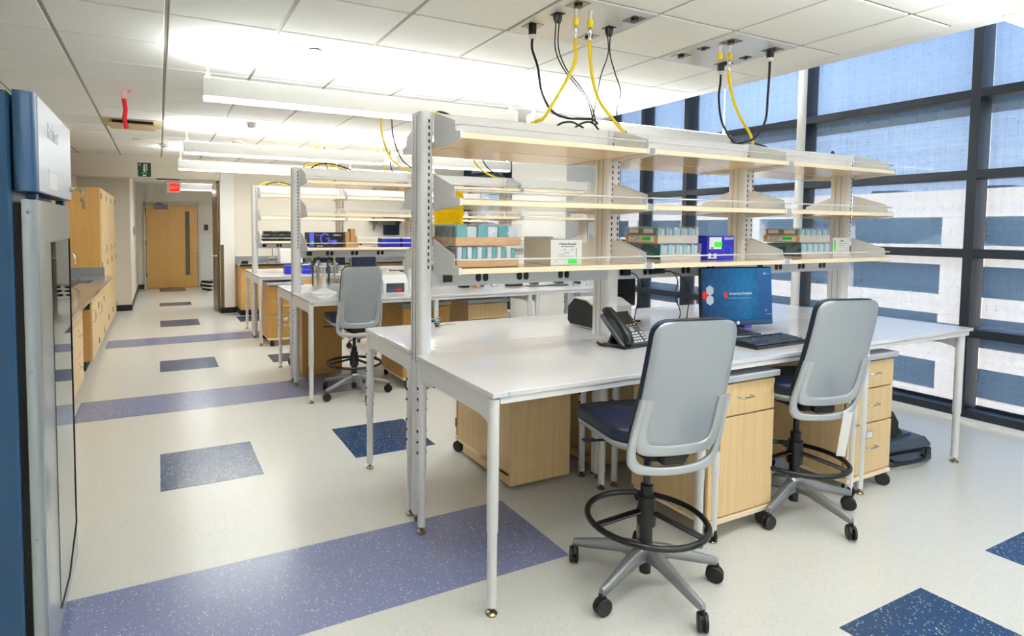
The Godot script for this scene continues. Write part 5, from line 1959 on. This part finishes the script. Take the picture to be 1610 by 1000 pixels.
	for q in [[0.0, 0.0, 0.13, 0.05], [-0.005, 0.05, 0.045, 0.1], [0.05, 0.05, 0.05, 0.13], [0.1, 0.05, 0.02, 0.06]]:
		st = S()
		box(st, Vector3(q[0], q[1], -0.1), Vector3(q[0] + q[2], q[1] + q[3], 0), 0.003)
		mk("block", st, M.brown_rack, t)
	cryo("violet storage box at the left on the second shelf unit", Vector3(2.12, SH, -5.56), 2, 0.2, 0.12, 0.035)
	cryo("violet storage box at the right on the second shelf unit", Vector3(2.33, SH, -5.56), 2, 0.18, 0.12, 0.035)
	# third shelf unit: black tip racks, three high
	var n := 0
	for r in 3:
		for k in 4:
			var lb := "%s row, %s black tip rack on the third shelf unit" % [["bottom", "middle", "top"][r], ["first", "second", "third", "fourth"][k]]
			t = thing("tip_rack", lb, "tip rack", Vector3(1.29 + 0.105 * k + 0.01 * r, SH + r * 0.046, -8.3), 0.0, "black tip racks")
			st = S()
			box(st, Vector3(0, 0, -0.12), Vector3(0.098, 0.03, 0), 0.003)
			mk("base", st, M.black, t)
			st = S()
			box(st, Vector3(0.002, 0.03, -0.118), Vector3(0.096, 0.045, -0.002), 0.003)
			mk("lid", st, M.label_grey if (r + k) % 2 else M.case_grey, t)
			n += 1
	st = S()
	box(st, Vector3(-0.04, 0, -0.05), Vector3(0.04, 0.11, 0.05), 0.003)
	tag(mk("carton", st, M.carton_grey, self, Vector3(1.76, SH, -8.32)), "small grey carton right of the black tip racks", "carton")
	# white bottles at the right end of the third row's middle shelf
	for k in 3:
		t = thing("white_bottle", ["white square bottle with a black cap, left on the third-row middle shelf", "white round bottle with a black cap, middle of three", "white wash bottle, right on the third-row middle shelf"][k], "bottle", Vector3(4.25 + 0.14 * k, 1.695, -8.38), 0.2 * k, "white bottles")
		st = S()
		lathe(st, [Vector2(0, 0), Vector2(0.045, 0), Vector2(0.046, 0.1), Vector2(0.02, 0.13), Vector2(0.018, 0.145), Vector2(0, 0.145)], Vector3.ZERO, 4 if k == 0 else 16)
		mk("body", st, M.white_plastic, t)
		st = S()
		cyl(st, Vector3(0, 0.145, 0), 0.022, 0.025, 12)
		mk("cap", st, M.black, t)
	t = thing("desk_phone", "black desk phone on the third-row bench right of the upright", "phone", Vector3(2.62, T, -8.1), 0.1)
	st = S()
	extrude(st, PackedVector2Array([Vector2(-0.1, 0), Vector2(0.1, 0), Vector2(0.1, 0.03), Vector2(-0.06, 0.18), Vector2(-0.1, 0.17)]), 0, -0.11, 0.11)
	mk("body", st, M.black, t)
	st = S()
	cbox(st, Vector3(-0.08, 0.13, 0.03), Vector3(0.05, 0.2, 0.05), 0.015)
	mk("handset", st, M.black, t).rotation.x = -0.7
	computer("black monitor on the third-row bench, seen over the pipette carousel", Vector3(2.2, T, -8.2), 0.1, 0.5, 0.28)
	t = thing("keyboard", "black keyboard on the third-row bench behind the navy stool", "keyboard", Vector3(3.3, T, -8.02), 0.0)
	st = S()
	box(st, Vector3(-0.22, 0, -0.07), Vector3(0.22, 0.02, 0.07), 0.004)
	mk("tray", st, M.black, t)
	st = S()
	for r in 5:
		for k in 18:
			cbox(st, Vector3(-0.204 + 0.024 * k, 0.022, -0.05 + 0.025 * r), Vector3(0.019, 0.006, 0.019), 0.002)
	mk("keys", st, M.case_grey, t).set_meta("kind", "stuff")

# ------------------------------------------------------------------ on and under the ceiling
func service_panel(label: String, c: Vector3, outs: Array) -> void:
	var t := thing("service_panel", label, "ceiling panel", c, 0.0, "ceiling service panels")
	var st := S()
	cbox(st, Vector3(0, 0.008, 0), Vector3(0.596, 0.016, 0.598), 0.002)
	mk("plate", st, M.steel_plate, t)
	for o in outs:
		st = S()
		cbox(st, Vector3(o[0] - c.x, -0.002, o[1] - c.z), Vector3(0.095, 0.004, 0.095) if o[2] == "plate" else Vector3(0.06, 0.004, 0.06), 0.001)
		var pl := mk("outlet_plate", st, M.nickel if o[2] == "plate" else M.black, t)
		st = S()
		cyl(st, Vector3(o[0] - c.x, -0.014, o[1] - c.z), 0.022 if o[2] == "plate" else 0.012, 0.012, 16)
		mk("socket", st, M.black, pl)

func ceiling_cord(label: String, top: Vector3, px: Array, r: float, m: String, group: String) -> void:
	var t := cord("air_hose" if m == "yellow_hose" else "power_cord", label, "hose" if m == "yellow_hose" else "cord", px, r, m, group)
	var o := t.position
	var st := S()
	if m == "yellow_hose":
		lathe(st, [Vector2(0, -0.165), Vector2(0.007, -0.165), Vector2(0.008, -0.13), Vector2(0.011, -0.125), Vector2(0.011, -0.1), Vector2(0.007, -0.095), Vector2(0.007, -0.085), Vector2(0, -0.085)], top - o, 14)
		mk("coupling", st, M.steel, t)
		st = S()
		lathe(st, [Vector2(0, -0.09), Vector2(0.014, -0.09), Vector2(0.016, -0.083), Vector2(0.016, -0.055), Vector2(0.013, -0.05), Vector2(0, -0.05)], top - o, 14)
		mk("collar", st, M.yellow_hose, t)
		st = S()
		lathe(st, [Vector2(0, -0.051), Vector2(0.008, -0.051), Vector2(0.009, -0.02), Vector2(0.013, -0.004), Vector2(0, -0.004)], top - o, 14)
		mk("nipple", st, M.white_plastic, t)
	elif r > 0.005:
		st = S()
		lathe(st, [Vector2(0, -0.078), Vector2(0.02, -0.078), Vector2(0.022, -0.055), Vector2(0, -0.055)], top - o, 16)
		mk("plug_clamp", st, M.white_plastic, t)
		st = S()
		lathe(st, [Vector2(0, -0.055), Vector2(0.022, -0.055), Vector2(0.024, -0.02), Vector2(0.024, -0.005), Vector2(0, -0.005)], top - o, 16)
		mk("plug", st, M.black, t)
	else:
		st = S()
		lathe(st, [Vector2(0, -0.05), Vector2(0.008, -0.05), Vector2(0.016, -0.025), Vector2(0.016, -0.005), Vector2(0, -0.005)], top - o, 12)
		mk("plug", st, M.black, t)

func ceiling_gear() -> void:
	var yb := 2.736
	service_panel("steel service panel in the ceiling over the nearest shelves, with two yellow hoses", Vector3(2.196, yb, -2.705), [[1.97, -2.85, "plate"], [1.99, -2.64, "s"], [2.0, -2.48, "plate"], [2.39, -2.68, "s"], [2.39, -2.86, "plate"], [2.42, -2.51, "plate"]])
	service_panel("steel service panel in the ceiling near the window, with one yellow hose", Vector3(3.416, yb, -2.705), [[3.2, -2.88, "plate"], [3.2, -2.7, "s"], [3.24, -2.53, "plate"], [3.62, -2.71, "s"], [3.62, -2.88, "plate"], [3.62, -2.52, "plate"]])
	var G := "cords hanging from the ceiling panels"
	var z := -2.74
	ceiling_cord("thick black cord with a white-clamped plug, leftmost below the nearest ceiling panel", Vector3(1.97, yb, -2.85), [Vector3(1.97, 2.66, -2.85), Vector3(1.97, 2.6, -2.85), Vector3(1.998, 2.5, -2.834), Vector3(2.021, 2.353, -2.819), Vector3(2.084, 2.247, -2.803), Vector3(2.174, 2.215, -2.787), Vector3(2.279, 2.214, -2.771), Vector3(2.347, 2.214, -2.756), Vector3(2.373, 2.187, -2.74)], 0.0075, "black", G)
	ceiling_cord("thin black cord, left one of the pair left of the nearest yellow hoses", Vector3(1.98, yb, -2.64), [Vector3(1.98, 2.69, -2.64), Vector3(1.989, 2.559, -2.657), Vector3(2.052, 2.467, -2.673), Vector3(2.161, 2.385, -2.69), Vector3(2.255, 2.319, -2.707), Vector3(2.309, 2.242, -2.723), Vector3(2.334, 2.184, -2.74)], 0.0035, "black", G)
	ceiling_cord("thin black cord, right one of the pair left of the nearest yellow hoses", Vector3(2.0, yb, -2.64), [Vector3(2.0, 2.69, -2.64), Vector3(2.011, 2.562, -2.657), Vector3(2.079, 2.46, -2.673), Vector3(2.193, 2.378, -2.69), Vector3(2.279, 2.303, -2.707), Vector3(2.334, 2.222, -2.723), Vector3(2.359, 2.179, -2.74)], 0.0035, "black", G)
	ceiling_cord("yellow air hose bending left over the nearest top shelf", Vector3(2.025, yb, -2.53), [Vector3(2.025, 2.575, -2.53), Vector3(2.025, 2.54, -2.53), Vector3(2.058, 2.486, -2.565), Vector3(2.036, 2.389, -2.6), Vector3(1.975, 2.266, -2.635), Vector3(1.934, 2.178, -2.67), Vector3(1.916, 2.161, -2.705), Vector3(1.894, 2.151, -2.74)], 0.0095, "yellow_hose", G)
	ceiling_cord("yellow air hose running down to the middle upright of the nearest shelves", Vector3(2.115, yb, -2.52), [Vector3(2.115, 2.575, -2.52), Vector3(2.115, 2.54, -2.52), Vector3(2.152, 2.486, -2.557), Vector3(2.208, 2.38, -2.593), Vector3(2.288, 2.289, -2.63), Vector3(2.404, 2.223, -2.667), Vector3(2.498, 2.181, -2.703), Vector3(2.578, 2.158, -2.74)], 0.0095, "yellow_hose", G)
	ceiling_cord("thin black cord swinging left from the socket right of the nearest yellow hoses", Vector3(2.38, yb, -2.68), [Vector3(2.38, 2.69, -2.68), Vector3(2.397, 2.589, -2.692), Vector3(2.358, 2.465, -2.704), Vector3(2.343, 2.355, -2.716), Vector3(2.332, 2.256, -2.728), Vector3(2.325, 2.183, -2.74)], 0.0035, "black", G)
	ceiling_cord("thin black cord swinging right from the socket right of the nearest yellow hoses", Vector3(2.4, yb, -2.68), [Vector3(2.4, 2.69, -2.68), Vector3(2.41, 2.59, -2.69), Vector3(2.461, 2.488, -2.7), Vector3(2.518, 2.384, -2.71), Vector3(2.5, 2.282, -2.72), Vector3(2.527, 2.199, -2.73), Vector3(2.599, 2.156, -2.74)], 0.0035, "black", G)
	ceiling_cord("thick black cord from the left of the window-side ceiling panel", Vector3(3.6, yb, -2.886), [Vector3(3.6, 2.66, -2.886), Vector3(3.6, 2.6, -2.886), Vector3(3.543, 2.478, -2.85), Vector3(3.529, 2.326, -2.813), Vector3(3.558, 2.218, -2.777), Vector3(3.584, 2.154, -2.74)], 0.0075, "black", G)
	ceiling_cord("yellow air hose from the window-side ceiling panel", Vector3(3.296, yb, -2.58), [Vector3(3.296, 2.575, -2.58), Vector3(3.296, 2.54, -2.58), Vector3(3.389, 2.418, -2.62), Vector3(3.521, 2.313, -2.66), Vector3(3.67, 2.233, -2.7), Vector3(3.768, 2.171, -2.74)], 0.0095, "yellow_hose", G)
	ceiling_cord("thick black cord from the right of the window-side ceiling panel", Vector3(3.607, yb, -2.524), [Vector3(3.607, 2.66, -2.524), Vector3(3.607, 2.6, -2.524), Vector3(3.66, 2.456, -2.567), Vector3(3.704, 2.299, -2.61), Vector3(3.66, 2.187, -2.654), Vector3(3.604, 2.159, -2.697), Vector3(3.591, 2.155, -2.74)], 0.0075, "black", G)
	var sp := thing("air_coupling", "empty yellow air coupling beside the hose of the window-side ceiling panel", "coupling", Vector3(3.243, yb, -2.607))
	var cs := S()
	lathe(cs, [Vector2(0, -0.09), Vector2(0.014, -0.09), Vector2(0.016, -0.083), Vector2(0.016, -0.055), Vector2(0.013, -0.05), Vector2(0, -0.05)], Vector3.ZERO, 14)
	mk("collar", cs, M.yellow_hose, sp)
	cs = S()
	lathe(cs, [Vector2(0, -0.051), Vector2(0.008, -0.051), Vector2(0.009, -0.02), Vector2(0.013, -0.004), Vector2(0, -0.004)], Vector3.ZERO, 14)
	mk("nipple", cs, M.white_plastic, sp)
	# slack loops on the shelf tops
	var loops := [[[Vector3(2.065, 2.147, -2.74), Vector3(2.115, 2.173, -2.74), Vector3(2.183, 2.182, -2.74), Vector3(2.264, 2.156, -2.74)], "black", "short black cord loop on the nearest top shelf, left of the cord bundle"], [[Vector3(2.189, 2.143, -2.74), Vector3(2.253, 2.181, -2.74), Vector3(2.325, 2.194, -2.74), Vector3(2.379, 2.154, -2.74)], "black", "black cord arch at the foot of the cord bundle on the nearest top shelf"],
		[[Vector3(3.768, 2.171, -2.74), Vector3(3.85, 2.163, -2.74), Vector3(3.947, 2.147, -2.74), Vector3(4.075, 2.142, -2.74), Vector3(4.103, 2.144, -2.74)], "black", "black cord wriggling along the top shelf of the middle bay"], [[Vector3(4.668, 2.137, -2.74), Vector3(4.69, 2.172, -2.74), Vector3(4.716, 2.139, -2.74)], "black", "tiny black cord loop on the top shelf of the right bay"], [[Vector3(1.282, 2.142, -2.74), Vector3(1.319, 2.161, -2.74), Vector3(1.355, 2.158, -2.74), Vector3(1.385, 2.148, -2.74)], "black", "black cord bundle on top of the nearest end upright"], [[Vector3(1.268, 2.15, -2.74), Vector3(1.304, 2.157, -2.74), Vector3(1.333, 2.143, -2.74)], "yellow_hose", "short yellow hose end on top of the nearest end upright"]]
	for q in loops:
		cord("cord_loop" if q[1] == "black" else "hose_loop", q[2], "cord", q[0], 0.006, q[1], "slack cords on the shelf tops")
	# cords over the second and third rows
	for r in [[-5.8, "second"], [-8.52, "third"]]:
		var zc: float = r[0]
		for q in [[1.42, "yellow_hose", "yellow hose loop by the end upright on top of the %s shelf unit"], [1.5, "black", "black cord loop by the end upright on top of the %s shelf unit"], [2.28, "yellow_hose", "yellow hose hanging to the middle of the %s shelf unit"], [2.4, "black", "black cord hanging to the middle of the %s shelf unit"], [3.3, "yellow_hose", "yellow hose hanging to the right part of the %s shelf unit"], [3.42, "black", "black cord hanging to the right part of the %s shelf unit"]]:
			var x: float = q[0]
			var pts := []
			if x < 2:
				pts = [Vector3(x - 0.12, 2.15, zc), Vector3(x - 0.05, 2.19, zc + 0.03), Vector3(x + 0.1, 2.2, zc), Vector3(x + 0.28, 2.15, zc + 0.05)]
			else:
				pts = [Vector3(x - 0.2, 2.735, zc + 0.1), Vector3(x - 0.18, 2.5, zc + 0.1), Vector3(x - 0.05, 2.27, zc + 0.05), Vector3(x + 0.2, 2.16, zc), Vector3(x + 0.35, 2.15, zc)]
			cord("air_hose" if q[1] == "yellow_hose" else "power_cord", q[2] % r[1], "hose" if q[1] == "yellow_hose" else "cord", pts, 0.01 if q[1] == "yellow_hose" else 0.007, q[1], "hoses and cords over the far shelf units")
	# red strap
	var t := thing("alarm_strap", "red strap hanging from a small device on the ceiling", "strap", Vector3(-0.25, CEIL, -5.75))
	var st := S()
	cbox(st, Vector3(0, -0.012, 0), Vector3(0.14, 0.024, 0.05), 0.006)
	cbox(st, Vector3(0, -0.05, 0.01), Vector3(0.045, 0.07, 0.04), 0.008)
	mk("device", st, M.white_plastic, t)
	st = S()
	cbox(st, Vector3(0.04, -0.02, 0.027), Vector3(0.025, 0.01, 0.006), 0.002)
	mk("red_lamp", st, M.alarm_glow, t)
	st = S()
	sweep(st, [Vector3(0, -0.08, 0.02), Vector3(0.01, -0.18, 0.02), Vector3(0.0, -0.26, 0.02), Vector3(0.015, -0.34, 0.02)], 0.002, 0.018, 8, false, Vector3(0, 0, 1))
	mk("strap", st, M.red_strap, t)
	var l := OmniLight3D.new()
	l.name = "red_lamp_light"
	l.light_color = Color(1, 0.22, 0.2)
	l.light_energy = 0.0007
	l.light_size = 0.03
	l.position = Vector3(0, -0.05, 0.06)
	l.shadow_enabled = true
	t.add_child(l)
	# air diffuser
	t = thing("air_diffuser", "square beige air diffuser in the ceiling beyond the red strap", "vent", Vector3(-0.244, CEIL - 0.004, -7.585))
	st = S()
	box(st, Vector3(-0.298, 0, -0.298), Vector3(0.298, 0.012, -0.21))
	box(st, Vector3(-0.298, 0, 0.21), Vector3(0.298, 0.012, 0.298))
	box(st, Vector3(-0.298, 0, -0.21), Vector3(-0.21, 0.012, 0.21))
	box(st, Vector3(0.21, 0, -0.21), Vector3(0.298, 0.012, 0.21))
	mk("frame", st, M.diffuser, t)
	st = S()
	box(st, Vector3(-0.21, 0.006, -0.21), Vector3(0.21, 0.02, 0.21))
	mk("cavity", st, M.black_matt, t)
	st = S()
	box(st, Vector3(-0.23, -0.05, -0.15), Vector3(0.23, -0.035, 0.24), 0.003)
	mk("baffle", st, M.diffuser, t)
	# smoke detectors and sprinkler caps
	for q in [[Vector3(0.97, CEIL, -6.95), "white smoke detector with small slots, left of the middle lamp rows"], [Vector3(0.98, CEIL, -8.4), "white smoke detector farther back, half hidden by a lamp"], [Vector3(0.1, CEIL, -9.3), "small white sensor at the left end of the far lamp"]]:
		t = thing("smoke_detector", q[1], "smoke detector", q[0], 0.0, "smoke detectors")
		st = S()
		lathe(st, [Vector2(0, -0.06), Vector2(0.035, -0.06), Vector2(0.05, -0.045), Vector2(0.052, -0.02), Vector2(0.07, -0.015), Vector2(0.07, 0), Vector2(0, 0)], Vector3.ZERO, 24)
		mk("cap", st, M.white_plastic, t)
		st = S()
		for k in 8:
			var a := TAU * k / 8.0
			cbox(st, Vector3(cos(a) * 0.05, -0.033, sin(a) * 0.05), Vector3(0.012, 0.014, 0.012))
		mk("slot", st, M.label_grey, t).set_meta("kind", "stuff")
	for q in [[Vector3(0.96, CEIL, -3.9), "dark-rimmed sprinkler cap in front of the nearest lamp"], [Vector3(-0.25, CEIL, -8.9), "dark-rimmed sprinkler cap beyond the beige diffuser"]]:
		t = thing("sprinkler_cap", q[1], "sprinkler", q[0], 0.0, "sprinkler caps")
		st = S()
		lathe(st, [Vector2(0, -0.008), Vector2(0.035, -0.008), Vector2(0.038, -0.004), Vector2(0, -0.003)], Vector3.ZERO, 20)
		mk("cap", st, M.white_plastic, t)
		st = S()
		lathe(st, [Vector2(0, -0.004), Vector2(0.044, -0.004), Vector2(0.044, 0.001), Vector2(0, 0.001)], Vector3.ZERO, 20)
		mk("gap_ring", st, M.black_matt, t)
